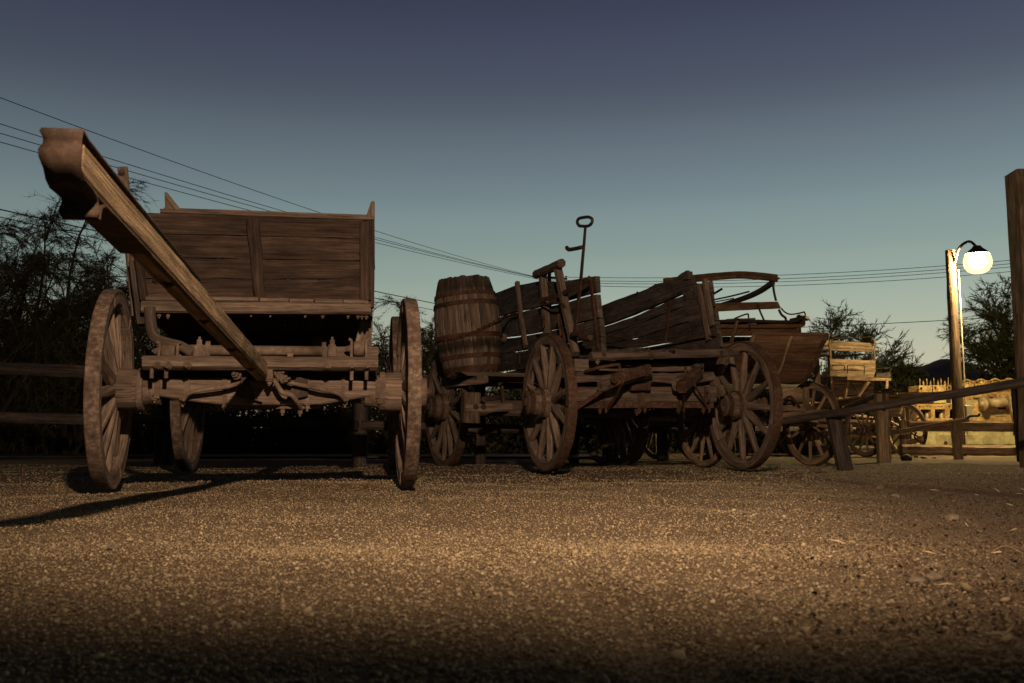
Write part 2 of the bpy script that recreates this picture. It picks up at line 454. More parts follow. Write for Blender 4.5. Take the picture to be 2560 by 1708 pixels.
def tag(o, label, cat, group=None):
    o['label'] = label; o['category'] = cat
    if group: o['group'] = group
    return o
def thing(name, fr, label, cat, group=None):
    o = bpy.data.objects.new(name, None); COL.objects.link(o)
    o.empty_display_size = 0.2
    o.location = fr.o; o.rotation_euler = (0, 0, rad(fr.deg))
    return tag(o, label, cat, group)
def struct(o): o['kind'] = 'structure'; return o

WHEELS = {}
def wheel(parent, c, R, yaw=0.0, n_sp=12, tread=0.075, depth=0.075, hub_r=0.105, hub_l=0.30, dish=0.03, wood_m='wood_wheel', tyre_m='rust_tyre', side=1, spoke_w=0.055, roll=None, hub_m=None, band_m='rust', hub_off=0.0):
    """spoked wagon wheel, axis along its own x; side = +1 when its outer face is +x"""
    key_ = (R, n_sp, tread, depth, hub_r, hub_l, dish, wood_m, tyre_m, side, spoke_w, band_m, hub_off)
    if key_ not in WHEELS:
        tt = 0.016
        mb = MB()                                                   # felloes: arcs with open joints
        nf = n_sp // 2; ro, ri = R - tt, R - tt - depth
        for k in range(nf):
            a0 = 2 * math.pi * k / nf + 0.010; a1 = 2 * math.pi * (k + 1) / nf - 0.010
            vs, gs, fs = [], [], []
            m_ = 8; off = random.uniform(0, 5); wj = rj(0.004)
            for i in range(m_ + 1):
                a = a0 + (a1 - a0) * i / m_
                hw = tread * 0.47 + wj
                cch = 0.012
                for (x, r) in ((-hw, ro), (hw, ro), (hw, ri + cch), (hw - cch, ri), (-hw + cch, ri), (-hw, ri + cch)):
                    rr = r + rj(0.0018) - (0.004 if r < ro - 0.01 and i in (0, m_) else 0)
                    vs.append((x + rj(0.0012), rr * math.cos(a), rr * math.sin(a))); gs.append((a * R + off, x, r))
            for i in range(m_):
                for q in range(6):
                    b0, b1 = i * 6 + q, i * 6 + (q + 1) % 6
                    fs.append((b0, b1, b1 + 6, b0 + 6))
            fs.append(tuple(range(5, -1, -1))); fs.append(tuple(m_ * 6 + q for q in range(6)))
            mb.add(vs, fs, gs)
        rim = mb
        ty = MB(); N = 56; vs, gs, fs = [], [], []
        for i in range(N):
            a = 2 * math.pi * i / N
            hw = tread * 0.5
            for (x, r) in ((-hw, R - tt + 0.001), (-hw, R - 0.004), (-hw + 0.006, R), (hw - 0.006, R), (hw, R - 0.004), (hw, R - tt + 0.001)):
                vs.append((x + rj(0.001), (r + rj(0.0008)) * math.cos(a), (r + rj(0.0008)) * math.sin(a))); gs.append((a * R, x, 0))
        for i in range(N):
            j = (i + 1) % N
            for q in range(6):
                fs.append((i * 6 + q, i * 6 + (q + 1) % 6, j * 6 + (q + 1) % 6, j * 6 + q))
        ty.add(vs, fs, gs)
        hb = MB(); h2 = hub_l / 2; ho = -side * hub_off
        lathe(hb, (ho, 0, 0), (1, 0, 0), [(-h2, hub_r * .35), (-h2, hub_r * .74), (-h2 * .55, hub_r * .86), (-h2 * .5, hub_r * .95), (-h2 * .2, hub_r * 1.03), (h2 * .2, hub_r * 1.03), (h2 * .5, hub_r * .95), (h2 * .55, hub_r * .84), (h2, hub_r * .68), (h2, hub_r * .3)], 24, 0.0015)
        bands = []
        for x, r, l in ((-h2 * .99, hub_r * .79, .045), (-h2 * .5, hub_r * 1.02, .03), (h2 * .38, hub_r * 1.05, .03), (h2 * .8, hub_r * .76, .045)):
            bd = MB(); lathe(bd, (x + ho, 0, 0), (1, 0, 0), [(0, r * .9), (0, r + .003), (l, r + .003), (l, r * .9)], 24, smooth=False); bands.append(bd)
        cap = MB(); lathe(cap, (h2 * side + ho, 0, 0), (side, 0, 0), [(-0.005, hub_r * .3), (.03, hub_r * .28), (.034, hub_r * .2)], 6, smooth=False)
        sp = MB()                                                   # one spoke along +y
        r0, r1 = hub_r * .82, ri + 0.012
        vs, gs, fs = [], [], []
        sec = [(0.0, 0.95, 0.85), (0.12, 1.0, 1.0), (0.35, .82, 1.0), (0.7, .70, .78), (0.93, .74, .72), (1.0, .62, .6)]
        for t, a, b_ in sec:
            for k in range(8):
                an = 2 * math.pi * (k + .5) / 8
                vs.append((-side * dish * (1 - t) * 0.4 + side * dish * t * 0.6 + math.cos(an) * spoke_w * .5 * b_ * 1.05 + rj(.0012), r0 + (r1 - r0) * t, math.sin(an) * spoke_w * .56 * a + rj(.0015)))
                gs.append((t * R, math.cos(an) * spoke_w * .5, math.sin(an) * spoke_w * .5))
        for i in range(len(sec) - 1):
            for k in range(8): fs.append((i * 8 + k, i * 8 + (k + 1) % 8, i * 8 + 8 + (k + 1) % 8, i * 8 + 8 + k))
        sp.add(vs, fs, gs)
        WHEELS[key_] = dict(rim=rim, ty=ty, hb=hb, bands=bands, cap=cap, sp=sp, meshes=None)
    W = WHEELS[key_]
    if W['meshes'] is None:
        tmp = [W['rim'].build('wheel', wood_m), W['ty'].build('tyre', tyre_m), W['hb'].build('hub', hub_m or wood_m),
               W['cap'].build('axle_nut', 'rust'), W['sp'].build('spoke', wood_m)] + [q.build('hub_band', band_m) for q in W['bands']]
        W['meshes'] = [o.data for o in tmp]
        for o in tmp: bpy.data.objects.remove(o)
    ms = W['meshes']
    def mk(name, me, par):
        o = bpy.data.objects.new(name, me); COL.objects.link(o); o.parent = par; return o
    w = mk('wheel', ms[0], parent)
    w.location = c
    roll = random.uniform(0, 6) if roll is None else roll
    w.rotation_mode = 'QUATERNION'
    w.rotation_quaternion = Quaternion((0, 0, 1), rad(yaw)) @ Quaternion((1, 0, 0), roll)
    mk('tyre', ms[1], w); mk('hub', ms[2], w); mk('axle_nut', ms[3], w)
    for q in ms[5:]: mk('hub_band', q, w)
    for k in range(n_sp):
        s_ = mk('spoke', ms[4], w); s_.rotation_euler = (2 * math.pi * (k + .5) / n_sp, 0, 0)
    return w

# ================================================================== the setting
def np_mesh(name, V, F, mat, c=None, smooth=False):
    """V (n,3), F (m,k) arrays -> object"""
    me = bpy.data.meshes.new(name)
    V = np.asarray(V, np.float32); F = np.asarray(F, np.int32); k = F.shape[1]
    me.vertices.add(len(V)); me.vertices.foreach_set('co', V.ravel())
    me.loops.add(F.size); me.loops.foreach_set('vertex_index', F.ravel())
    me.polygons.add(len(F)); me.polygons.foreach_set('loop_start', np.arange(0, F.size, k, dtype=np.int32))
    me.polygons.foreach_set('use_smooth', np.full(len(F), smooth))
    if c is not None:
        a = me.attributes.new('c', 'FLOAT', 'POINT'); a.data.foreach_set('value', np.asarray(c, np.float32))
    me.update(calc_edges=True); me.validate()
    me.materials.append(MATS[mat])
    o = bpy.data.objects.new(name, me); COL.objects.link(o)
    return o

# ground: one sheet to the horizon, fine near the camera
def axis_pts(fine, step, far):
    a = list(np.arange(-fine, fine + 1e-6, step)); x = fine; d = step
    while x < far:
        d *= 1.35; x += d; a.append(x); a.insert(0, -x)
    return np.array(a)
gx = axis_pts(7, 0.07, 3000); gy = axis_pts(7, 0.07, 3000) + 5
GX, GY = np.meshgrid(gx, gy)
GZ = hz(GX, GY)
nx_, ny_ = len(gx), len(gy)
idx = np.arange(nx_ * ny_).reshape(ny_, nx_)
F = np.stack([idx[:-1, :-1], idx[:-1, 1:], idx[1:, 1:], idx[1:, :-1]], -1).reshape(-1, 4)
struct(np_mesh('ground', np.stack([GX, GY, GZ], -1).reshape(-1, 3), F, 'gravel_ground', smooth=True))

# loose gravel: real stones, larger detail nearer the camera
def stones(n, ylo, yhi, smin, smax, base, faces, wide=0.62, ypow=1.0):
    y = ylo + (yhi - ylo) * RNG.random(n) ** ypow
    x = (RNG.random(n) * 2 - 1) * (wide * y + 0.12)
    s = smin + (smax - smin) * RNG.random(n) ** 2.6
    B = np.asarray(base, float); k = len(B)
    P = B[None] * (1 + RNG.uniform(-.28, .28, (n, k, 3)))
    P *= (s[:, None] * RNG.uniform(.7, 1.3, (n, 1)))[:, :, None] * np.stack([RNG.uniform(.8, 1.3, n), RNG.uniform(.8, 1.2, n), RNG.uniform(.5, .95, n)], -1)[:, None, :]
    a, t1, t2 = RNG.uniform(0, 6.28, n), RNG.normal(0, .35, n), RNG.normal(0, .35, n)
    def rot(P, i, j, th):
        c, s_ = np.cos(th)[:, None], np.sin(th)[:, None]
        A, B_ = P[:, :, i].copy(), P[:, :, j].copy()
        P[:, :, i] = A * c - B_ * s_; P[:, :, j] = A * s_ + B_ * c
    rot(P, 0, 2, t1); rot(P, 1, 2, t2); rot(P, 0, 1, a)
    P[:, :, 0] += x[:, None]; P[:, :, 1] += y[:, None]
    P[:, :, 2] += (hz(x, y) + s * RNG.uniform(.15, .75, n))[:, None]
    Fc = np.asarray(faces)[None] + (np.arange(n) * k)[:, None, None]
    c = np.clip(RNG.normal(.5, .23, n), 0, 1)
    c *= 1 - .92 * np.clip((x - .27 * y + RNG.normal(0, .12, n)) * 1.5, 0, 1) * np.clip((8.5 - y) / 3, 0, 1)      # stones darkened along with the soil, painting in the light's falloff
    return P.reshape(-1, 3), Fc.reshape(-1, 3), np.repeat(c, k)
ph = (1 + 5 ** .5) / 2
ICO = np.array([(-1, ph, 0), (1, ph, 0), (-1, -ph, 0), (1, -ph, 0), (0, -1, ph), (0, 1, ph), (0, -1, -ph), (0, 1, -ph), (ph, 0, -1), (ph, 0, 1), (-ph, 0, -1), (-ph, 0, 1)]) / 1.9
ICOF = [(0, 11, 5), (0, 5, 1), (0, 1, 7), (0, 7, 10), (0, 10, 11), (1, 5, 9), (5, 11, 4), (11, 10, 2), (10, 7, 6), (7, 1, 8), (3, 9, 4), (3, 4, 2), (3, 2, 6), (3, 6, 8), (3, 8, 9), (4, 9, 5), (2, 4, 11), (6, 2, 10), (8, 6, 7), (9, 8, 1)]
OCT = np.array([(1, 0, 0), (-1, 0, 0), (0, 1, 0), (0, -1, 0), (0, 0, 1), (0, 0, -1)], float)
OCTF = [(0, 2, 4), (2, 1, 4), (1, 3, 4), (3, 0, 4), (2, 0, 5), (1, 2, 5), (3, 1, 5), (0, 3, 5)]
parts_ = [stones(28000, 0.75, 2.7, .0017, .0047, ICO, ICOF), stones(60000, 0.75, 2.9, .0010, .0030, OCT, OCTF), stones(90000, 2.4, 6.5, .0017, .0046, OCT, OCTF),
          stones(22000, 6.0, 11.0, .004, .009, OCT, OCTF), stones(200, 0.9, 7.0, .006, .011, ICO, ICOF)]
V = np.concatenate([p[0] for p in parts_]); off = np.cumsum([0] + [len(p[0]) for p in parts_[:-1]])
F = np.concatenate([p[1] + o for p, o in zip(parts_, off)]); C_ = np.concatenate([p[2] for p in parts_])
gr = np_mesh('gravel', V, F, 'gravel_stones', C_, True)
gr['kind'] = 'stuff'; gr['label'] = 'loose brown pea gravel strewn over the yard'; gr['category'] = 'gravel'

# paved lane behind the fence (shows as a bluish line under the left wagon)
mb = MB(); slab(mb, [(-16, 14.6, -0.004), (1.5, 14.2, -0.004), (1.5, 16.6, -0.004), (-16, 16.8, -0.004)], (0, 0, 0.02))
struct(mb.build('lane', 'asphalt'))

# far mountain ridge
hx = np.linspace(-2600, 2600, 420)
prof = 24 + 14 * np.sin(hx / 410 + 1) + 9 * np.sin(hx / 150) + 5 * np.sin(hx / 63 + 2)
prof += 118 * np.exp(-(np.abs(hx - 775) / 230.0) ** 1.6) + 50 * np.exp(-((hx - 480) / 160.0) ** 2) + 7 * np.sin(hx / 31) + 4 * np.sin(hx / 14 + 1)
rows = [np.stack([hx, np.full_like(hx, 1500 + 260 * t), prof * math.sin(t * math.pi / 2) - 2 * (1 - t)], -1) for t in (0, .25, .5, .75, 1)]
rows.append(np.stack([hx, np.full_like(hx, 2050), np.full_like(hx, -3)], -1))
V = np.concatenate(rows); n = len(hx); ii = np.arange(len(rows) * n).reshape(len(rows), n)
F = np.stack([ii[:-1, :-1], ii[:-1, 1:], ii[1:, 1:], ii[1:, :-1]], -1).reshape(-1, 4)
struct(np_mesh('hills', V, F, 'hill', smooth=True))

# ------------------------------------------------------------------ trees
def tamarisk(x, y, h, spread, label, n_limb=9, n_sub=9, n_tw=12, n_str=7, mat='foliage', lean=0.0, sw=0.011, group='feathery trees behind the yard', droop=1.0, skirt=0.5, seed=1, name='tamarisk_tree', low=0.0):
    """feathery desert tree: bent limbs, drooping side branches, tassels of fine needle strands"""
    r = np.random.default_rng(seed)
    fr = Frame(x, y, 0)
    root = thing(name, fr, label, 'tree', group)
    trunk = MB(); SV = []
    def limb(p, d, L, rad0, n=7, sag=0.2):
        pts = [Vector(p)]; d = Vector(d).normalized()
        for i in range(n):
            d = (d + Vector((r.normal(0, .12), r.normal(0, .12), r.normal(0, .08) - sag * i / n * .35))).normalized()
            pts.append(pts[-1] + d * L / n)
        return pts
    for k in range(n_limb):
        a = 2 * math.pi * (k + r.uniform(-.4, .4)) / n_limb
        up = r.uniform(.9, 2.6)
        d = (math.cos(a) * spread + lean, math.sin(a) * spread, up)
        L = h * r.uniform(.62, 1.0) * (1.0 if up > 1.4 else .8)
        base = (r.normal(0, .12), r.normal(0, .12), -0.05)
        pts = limb(base, d, L, 0.05)
        tube(trunk, pts, 0.055 * h / 4, 6, r1=0.010)
        for j in range(n_sub):
            t = r.uniform(low + .12, 1.0) ** (1 - .3 * skirt)
            i = min(int(t * 7), 6); p = pts[i].lerp(pts[i + 1], t * 7 - i)
            a2 = r.uniform(0, 6.28)
            d2 = Vector((math.cos(a2), math.sin(a2), r.uniform(-.2, .9)))
            L2 = h * r.uniform(.14, .30)
            if j < 3:
                p = pts[-2].lerp(pts[-1], r.uniform(.2, 1)); d2 = (pts[-1] - pts[-2]).normalized() + Vector((r.normal(0, .35), r.normal(0, .35), 0)); L2 *= .8
            p2 = limb(p, d2, L2, .01, 6, .9 * droop)
            tube(trunk, p2, 0.011, 4, r1=0.004)
            for q in range(n_tw):
                t2 = r.uniform(.05, 1); i2 = min(int(t2 * 6), 5); b0 = p2[i2].lerp(p2[i2 + 1], t2 * 6 - i2)
                dv = (p2[i2 + 1] - p2[i2]).normalized() * .8 + Vector((r.normal(0, .55), r.normal(0, .55), r.normal(0, .5)))
                SV.append((*b0, *dv.normalized()))
    t_ = trunk.build('trunk', 'bark', root)
    a = t_.data.attributes.new('c', 'FLOAT', 'POINT'); a.data.foreach_set('value', np.full(len(t_.data.vertices), .5, np.float32))
    S = np.array(SV); B = S[:, :3]; Dv_ = S[:, 3:]; n = len(S)
    Lt = r.uniform(.28, .62, n) * (h / 4) ** .5; k = n_str
    shade = np.repeat(np.clip(r.normal(.45, .22, n), 0, 1), k)
    def bend(t): return np.stack([0 * t, 0 * t, -.30 * droop * t * t], -1)       # plumes nod at the tip
    t0 = r.random((n, k)); L0 = Lt[:, None]
    P0 = (B[:, None] + Dv_[:, None] * (t0 * L0)[..., None] + bend(t0) * L0[..., None]).reshape(-1, 3)
    D0 = np.repeat(Dv_, k, 0) * .85 + r.normal(0, .34, (n * k, 3)) - np.array([0, 0, .25 * droop])
    D0 /= np.linalg.norm(D0, axis=1)[:, None]
    ln = (r.uniform(.07, .20, (n * k, 1))) * (h / 4) ** .5
    W = r.normal(0, 1, (n * k, 3)); W -= D0 * (W * D0).sum(1)[:, None]; W /= np.linalg.norm(W, axis=1)[:, None] + 1e-6
    W *= sw * r.uniform(.6, 1.2, (n * k, 1))
    V1 = np.stack([P0 - W * .5, P0 + W * .5, P0 + D0 * ln], 1).reshape(-1, 3)
    E = B + Dv_ * Lt[:, None] + bend(np.ones(n)) * Lt[:, None]
    W2_ = r.normal(0, 1, (n, 3)); W2_ /= np.linalg.norm(W2_, axis=1)[:, None]
    V2 = np.stack([B - W2_ * .004, B + W2_ * .004, E], 1).reshape(-1, 3)
    V = np.concatenate([V1, V2]); F = np.arange(len(V)).reshape(-1, 3)
    C3 = np.concatenate([np.repeat(shade, 3), np.full(len(V2), .3)])
    cr_ = np_mesh('crown', V, F, mat, C3); cr_.parent = root
    return root
trees = [
    # x px at trunk, depth, height, spread, label
    (-40, 16.2, 4.9, .8, 'tallest feathery tree cut by the left edge of the picture', 1, 'foliage'),
    (40, 17.4, 4.5, .85, 'dark feathery tree behind the fence rails, left of the big wagon wheel', 2, 'foliage'),
    (190, 17.0, 4.6, .8, 'dark feathery tree rising behind the raised wagon tongue', 3, 'foliage'),
    (330, 18.2, 4.1, .85, 'feathery tree just behind the left end of the ore wagon box', 4, 'foliage'),
    (560, 19.0, 3.2, .9, 'dark low tree seen under the ore wagon box', 5, 'foliage'),
    (830, 18.5, 2.7, .9, 'dark low tree behind the ore wagon axle', 6, 'foliage'),
    (985, 18.0, 3.0, .85, 'wispy tree between the ore wagon and the barrel', 7, 'foliage'),
    (1140, 19.5, 2.6, .9, 'dark tree behind the barrel', 8, 'foliage'),
    (1330, 21.0, 2.3, 1., 'dark low tree behind the open-ended wagon', 9, 'foliage'),
    (1560, 21.5, 2.2, 1., 'dark low tree seen between the wheels of the open-ended wagon', 10, 'foliage'),
]
for px, Y, h, sp, lab, sd, mt in trees:
    p = at(px, 1098, Y); big = sd in (1, 2, 3, 4, 7)
    tamarisk(p.x, Y, h, sp, lab, 11, 14, 13 if big else 9, 26 if big else 18, mt, seed=sd, skirt=1.0, sw=.010, droop=1.7)
rtrees = [
    (2112, 27, 3.6, .55, 'brownish feathery tree lit by the lamp, above the mail coach', 11, 'foliage_green'),
    (2212, 29, 2.6, .4, 'thin feathery tree right of the mail coach', 12, 'foliage'),
    (2318, 31, 1.5, .8, 'low dark tree in front of the mountain', 13, 'foliage'),
    (2540, 27, 4.0, .5, 'dense dark green tree right of the lamp pole', 14, 'foliage_green'),
    (2660, 26, 4.3, .6, 'dark green tree behind the big timber post at the right edge', 15, 'foliage_green'),
    (2010, 28, 2.4, .9, 'dark low tree behind the curved-front wagon', 16, 'foliage'),
]
for px, Y, h, sp, lab, sd, mt in rtrees:
    p = at(px, 1098, Y)
    tamarisk(p.x, Y, h, sp, lab, 12, 15, 15, 22, mt, seed=sd, skirt=1.0, sw=.020, droop=.15)
# round shrubs that close the view below the crowns
def shrub(px, Y, h, w, label, seed, mat='foliage', n=5200):
    r = np.random.default_rng(seed)
    p = at(px, 1098, Y)
    root = thing('shrub', Frame(p.x, Y, 0), label, 'shrub', 'dark shrubs along the back of the yard')
    th = r.uniform(0, 6.28, n); u = r.uniform(0, 1, n) ** .45; ph_ = np.arccos(r.uniform(-.15, 1, n))
    lump = 1 + .22 * np.sin(3 * th + seed) + .15 * np.sin(5 * ph_ + 2 * th)
    B = np.stack([np.cos(th) * np.sin(ph_) * w * u * lump, np.sin(th) * np.sin(ph_) * w * .6 * u * lump, np.maximum(np.cos(ph_) * h * u * lump, .02)], -1)
    d = B / (np.linalg.norm(B, axis=1)[:, None] + 1e-6) + r.normal(0, .6, (n, 3)) + np.array([0, 0, .25])
    d /= np.linalg.norm(d, axis=1)[:, None]
    L = r.uniform(.10, .32, n)[:, None]; w_ = r.normal(0, 1, (n, 3)); w_ /= np.linalg.norm(w_, axis=1)[:, None]; w_ *= .016
    E = B + d * L - np.array([0, 0, .05]); M_ = B + d * L * .5
    V = np.stack([B, M_ + w_, E, M_ - w_], 1).reshape(-1, 3)
    F = np.arange(len(V)).reshape(-1, 4)
    c = np.repeat(np.clip(r.normal(.4, .2, n), 0, 1), 4)
    cr_ = np_mesh('crown', V, F, mat, c); cr_.parent = root
    tr = MB()
    for k in range(9):
        a = r.uniform(0, 6.28); q = Vector((math.cos(a) * w * .5, math.sin(a) * w * .3, h * r.uniform(.5, .85)))
        tube(tr, smooth_path([(0, 0, -.03), q * .4 + Vector((0, 0, .1)), q], 3), .02, 5, r1=.005)
    t_ = tr.build('stem', 'bark', root)
    a = t_.data.attributes.new('c', 'FLOAT', 'POINT'); a.data.foreach_set('value', np.full(len(t_.data.vertices), .5, np.float32))
for args in [(-60, 17.6, 1.9, 1.5, 'dark shrub behind the fence at the left edge', 31), (130, 17.9, 1.8, 1.5, 'dark shrub behind the rails, left of the ore wagon', 32), (330, 18.2, 1.7, 1.5, 'dark shrub behind the left wheel of the ore wagon', 33),
             (520, 18.9, 1.5, 1.6, 'dark shrub behind the rear wheel of the ore wagon', 34), (720, 18.6, 1.45, 1.6, 'dark shrub seen under the middle of the ore wagon', 35), (900, 18.8, 1.5, 1.5, 'dark shrub behind the fence post beside the right wheel', 36),
             (1090, 18.6, 1.5, 1.5, 'dark shrub behind the rear wheel under the barrel', 37), (1290, 19.6, 1.4, 1.7, 'dark shrub behind the front wheel of the open-ended wagon', 38), (1500, 20.2, 1.35, 1.8, 'dark shrub under the open-ended wagon', 39),
             (1720, 20.6, 1.4, 1.8, 'dark shrub behind the far wheels in the middle', 40), (1930, 22, 1.6, 1.9, 'dark shrub behind the curved-front wagon', 41),
             (2215, 24.5, 1.75, 1.1, 'rounded shrub lit yellow by the lamp beside the mail coach', 42, 'foliage_green'), (2330, 27, 1.5, 1.8, 'dark shrub behind the left end of the rusty engine', 43), (2500, 26, 2.1, 1.5, 'dark shrub behind the right end of the rusty engine', 44),
             (2100, 25, 1.9, 1.5, 'dark shrub behind the mail coach', 45), (2620, 25, 2.1, 1.8, 'dark shrub behind the post at the right edge', 46)]:
    shrub(*args)

# ------------------------------------------------------------------ fence behind the left wagons
fr = Frame(at(400, 1098, 10.9).x, 10.9, 0)
fence = thing('rail_fence', fr, 'weathered split-rail fence with square posts behind the two left wagons', 'fence')
def fpost(px0, px1, pytop, Y, parent=fence, f=fr, mat='wood_fence', zb=-.1):
    a, b_ = at(px0, pytop, Y), at(px1, pytop, Y)
    c = (a + b_) / 2; w = (b_ - a).length
    mb = MB(); timber(mb, f.loc((c.x, c.y, zb)), f.loc((c.x, c.y, c.z)), w, w * .9, up=(0, 1, 0), seg=4, jit=.006)
    return mb.build('post', mat, parent)
for a, b_, t, Y in [(250, 300, 890, 10.4), (396, 440, 930, 10.9), (884, 920, 930, 10.9), (1186, 1214, 930, 11.2), (1420, 1445, 935, 11.8), (1640, 1668, 935, 12.4), (-60, -15, 890, 10.6)]:
    fpost(a, b_, t, Y)
def frail(p0, p1, Y0, Y1, th, parent=fence, f=fr, mat='wood_fence', bow=0.0):
    a, b_ = at(p0[0], p0[1], Y0), at(p1[0], p1[1], Y1)
    mb = MB(); timber(mb, f.loc(a), f.loc(b_), .09, th, seg=10, jit=.010, ch=.3, bow=bow)
    return mb.build('rail', mat, parent)
frail((-120, 915), (215, 930), 10.55, 10.3, .13); frail((-120, 1040), (225, 1049), 10.55, 10.3, .115)
frail((225, 935), (425, 942), 10.3, 10.8, .12); frail((225, 1046), (420, 1050), 10.3, 10.8, .11)
frail((415, 945), (905, 948), 10.8, 10.78, .12, bow=-.02); frail((430, 1049), (895, 1062), 10.8, 10.75, .11)
frail((905, 950), (1205, 950), 10.8, 11.1, .11); frail((905, 1062), (1205, 1072), 10.8, 11.1, .10)
frail((1205, 955), (1435, 958), 11.1, 11.7, .11); frail((1205, 1070), (1435, 1078), 11.1, 11.7, .10)
frail((1435, 960), (1660, 962), 11.7, 12.3, .11); frail((1435, 1080), (1660, 1070), 11.7, 12.3, .10)
frail((1660, 965), (2000, 970), 12.3, 15.0, .11); frail((1660, 1070), (2000, 1075), 12.3, 15.0, .10)

# ------------------------------------------------------------------ utility pole and overhead wires
pole_p = at(1375, 1098, 60)
fp = Frame(pole_p.x, 60, 20)
up_ = thing('utility_pole', fp, 'distant utility pole with two crossarms, showing between the open-ended wagon stakes', 'pole')
zt = at(1375, 686, 60).z
mb = MB(); lathe(mb, (0, 0, -.5), (0, 0, 1), [(0, .18), (zt + .6, .12)], 12); mb.build('shaft', 'wood_fence', up_)
for dz, L in ((.25, 1.15), (.8, 1.0)):
    mb = MB(); timber(mb, (-L, -.14, zt - dz), (L, -.14, zt - dz), .10, .12); mb.build('crossarm', 'wood_fence', up_)
    for k in (-.95, -.4, .4, .95):
        mb = MB(); lathe(mb, (k * L, -.14, zt - dz + .06), (0, 0, 1), [(0, .02), (.05, .02), (.06, .05), (.12, .05), (.15, .02)], 8); mb.build('insulator', 'iron_dark', up_)
mb = MB(); tube(mb, [(-.7, -.1, zt - .25), (0, 0, zt - 1.1), (.7, -.1, zt - .25)], .03, 5); mb.build('brace', 'iron_dark', up_)
def wire(label, a, b_, sag, r=.014):
    n = 24; pts = [a.lerp(b_, i / n) - Vector((0, 0, sag * 4 * (i / n) * (1 - i / n))) for i in range(n + 1)]
    mb = MB(); tube(mb, [p - pts[0] for p in pts], r, 5)
    o = mb.build('overhead_wire', 'cable'); o.location = pts[0]
    return tag(o, label, 'wire', 'overhead wires')
def ext(a, b_, k): return a + (a - b_) * k
L_ = [((0, 230), (1333, 691), .45, 'topmost of the overhead wires on the left, ending above the barrel'), ((0, 297), (1372, 700), .4, 'second overhead wire from the top on the left'),
      ((0, 322), (1396, 706), .35, 'third overhead wire from the top on the left'), ((0, 344), (1421, 713), .35, 'fourth overhead wire from the top on the left')]
for (a, b_, s, lab) in L_:
    A, B_ = at(a[0], a[1], 27.5), at(b_[0], b_[1], 60)
    wire(lab, ext(A, B_, .12), B_, s, .013)
for a, b_, s, r, lab in [((0, 519), (1378, 815), .15, .020, 'thick lower cable passing behind the tongue tip'), ((0, 538), (1380, 832), .15, .015, 'lowest thin cable on the left, below the thick one')]:
    A, B_ = at(a[0], a[1], 27.5), at(b_[0], b_[1], 60)
    wire(lab, ext(A, B_, .12), B_, s, r)
for i, (y0, y1) in enumerate([(691, 634), (700, 642), (706, 650), (713, 662)]):
    A, B_ = at((1333, 1372, 1396, 1421)[i], y0, 60), at(2700, y1, 52)
    wire(['topmost', 'second from the top', 'third from the top', 'fourth from the top'][i] + ' of the flat wires running right toward the lamp', A, B_, .55, .017)
wire('single low wire crossing behind the lamp pole and right-hand trees', at(1378, 832, 60), at(2700, 780, 48), .25, .02)

# ================================================================== the large ore wagon on the left
F1 = Frame(-1.39, 5.38, 12)
W1 = thing('ore_wagon', F1, 'tall brown box wagon on the left with its tongue raised toward the camera', 'wagon')
f = lambda px, py, v: F1.V(px, py, v)
Dv = lambda d: Vector((0, d, 0))
# wheels
wl_ = F1.loc((-2.17, 5.2, .54)); wr_ = F1.loc((-0.605, 5.545, .54))
kw1 = dict(n_sp=12, tread=.072, depth=.070, hub_r=.108, hub_l=.34, spoke_w=.064, band_m='iron_dusty', hub_off=.075)
wheel(W1, wl_, .54, 1, side=-1, **kw1); wheel(W1, wr_, .54, -1.4, side=1, **kw1)
rl, rr_ = F1.loc((-2.70, 8.05, .67)), F1.loc((-1.03, 8.40, .67))
wheel(W1, rl, .67, -3, side=-1, **kw1); wheel(W1, rr_, .67, -3, side=1, **kw1)
mb = MB(); timber(mb, rl, rr_, .14, .18); mb.build('rear_axle', 'wood_grey', W1)
# front axle
mb = MB(); va = -.09
slab(mb, [f(*p, va) for p in [(384, 946), (560, 943), (625, 946), (780, 947), (955, 955), (958, 985), (870, 1000), (800, 1011), (700, 1013), (560, 1012), (470, 1002), (384, 988)]], Dv(.17))
mb.build('front_axle', 'wood_grey', W1, .008)
for px, w in ((467, 15), (562, 11), (768, 10), (858, 9), (945, 12), (392, 12)):
    mb = MB(); slab(mb, [f(px - w / 2, 944, va - .008), f(px + w / 2, 944, va - .008), f(px + w / 2, 1008 if 500 < px < 830 else 996, va - .008), f(px - w / 2, 1008 if 500 < px < 830 else 996, va - .008)], Dv(.012)); mb.build('axle_band', 'iron_dusty', W1)
for c, s in ((wl_, 1), (wr_, -1)):
    mb = MB(); lathe(mb, c + Vector((s * .13, 0, 0)), (s, 0, 0), [(0, .075), (.04, .085), (.05, .06), (.12, .055)], 14); mb.build('axle_collar', 'iron_dusty', W1)
# lower hound plate and hanging bolts
mb = MB(); slab(mb, [f(610, 1003, -.02), f(770, 1003, -.02), (f(800, 1016, -.02)), (f(570, 1016, -.02))], Dv(.5)); mb.build('hound', 'wood_fence', W1)
mb = MB(); slab(mb, [f(690, 1022, -.06), f(705, 1014, -.06), f(760, 1014, -.06), f(778, 1021, -.06)], Dv(.04)); mb.build('strap_plate', 'iron_dusty', W1)
for px, py in ((560, 1008), (768, 1010), (706, 1020), (750, 1022), (457, 998), (863, 1000), (387, 988), (947, 990)):
    bolt(W1, f(px, py, -.075), (0, 0, -1), .012, .045)
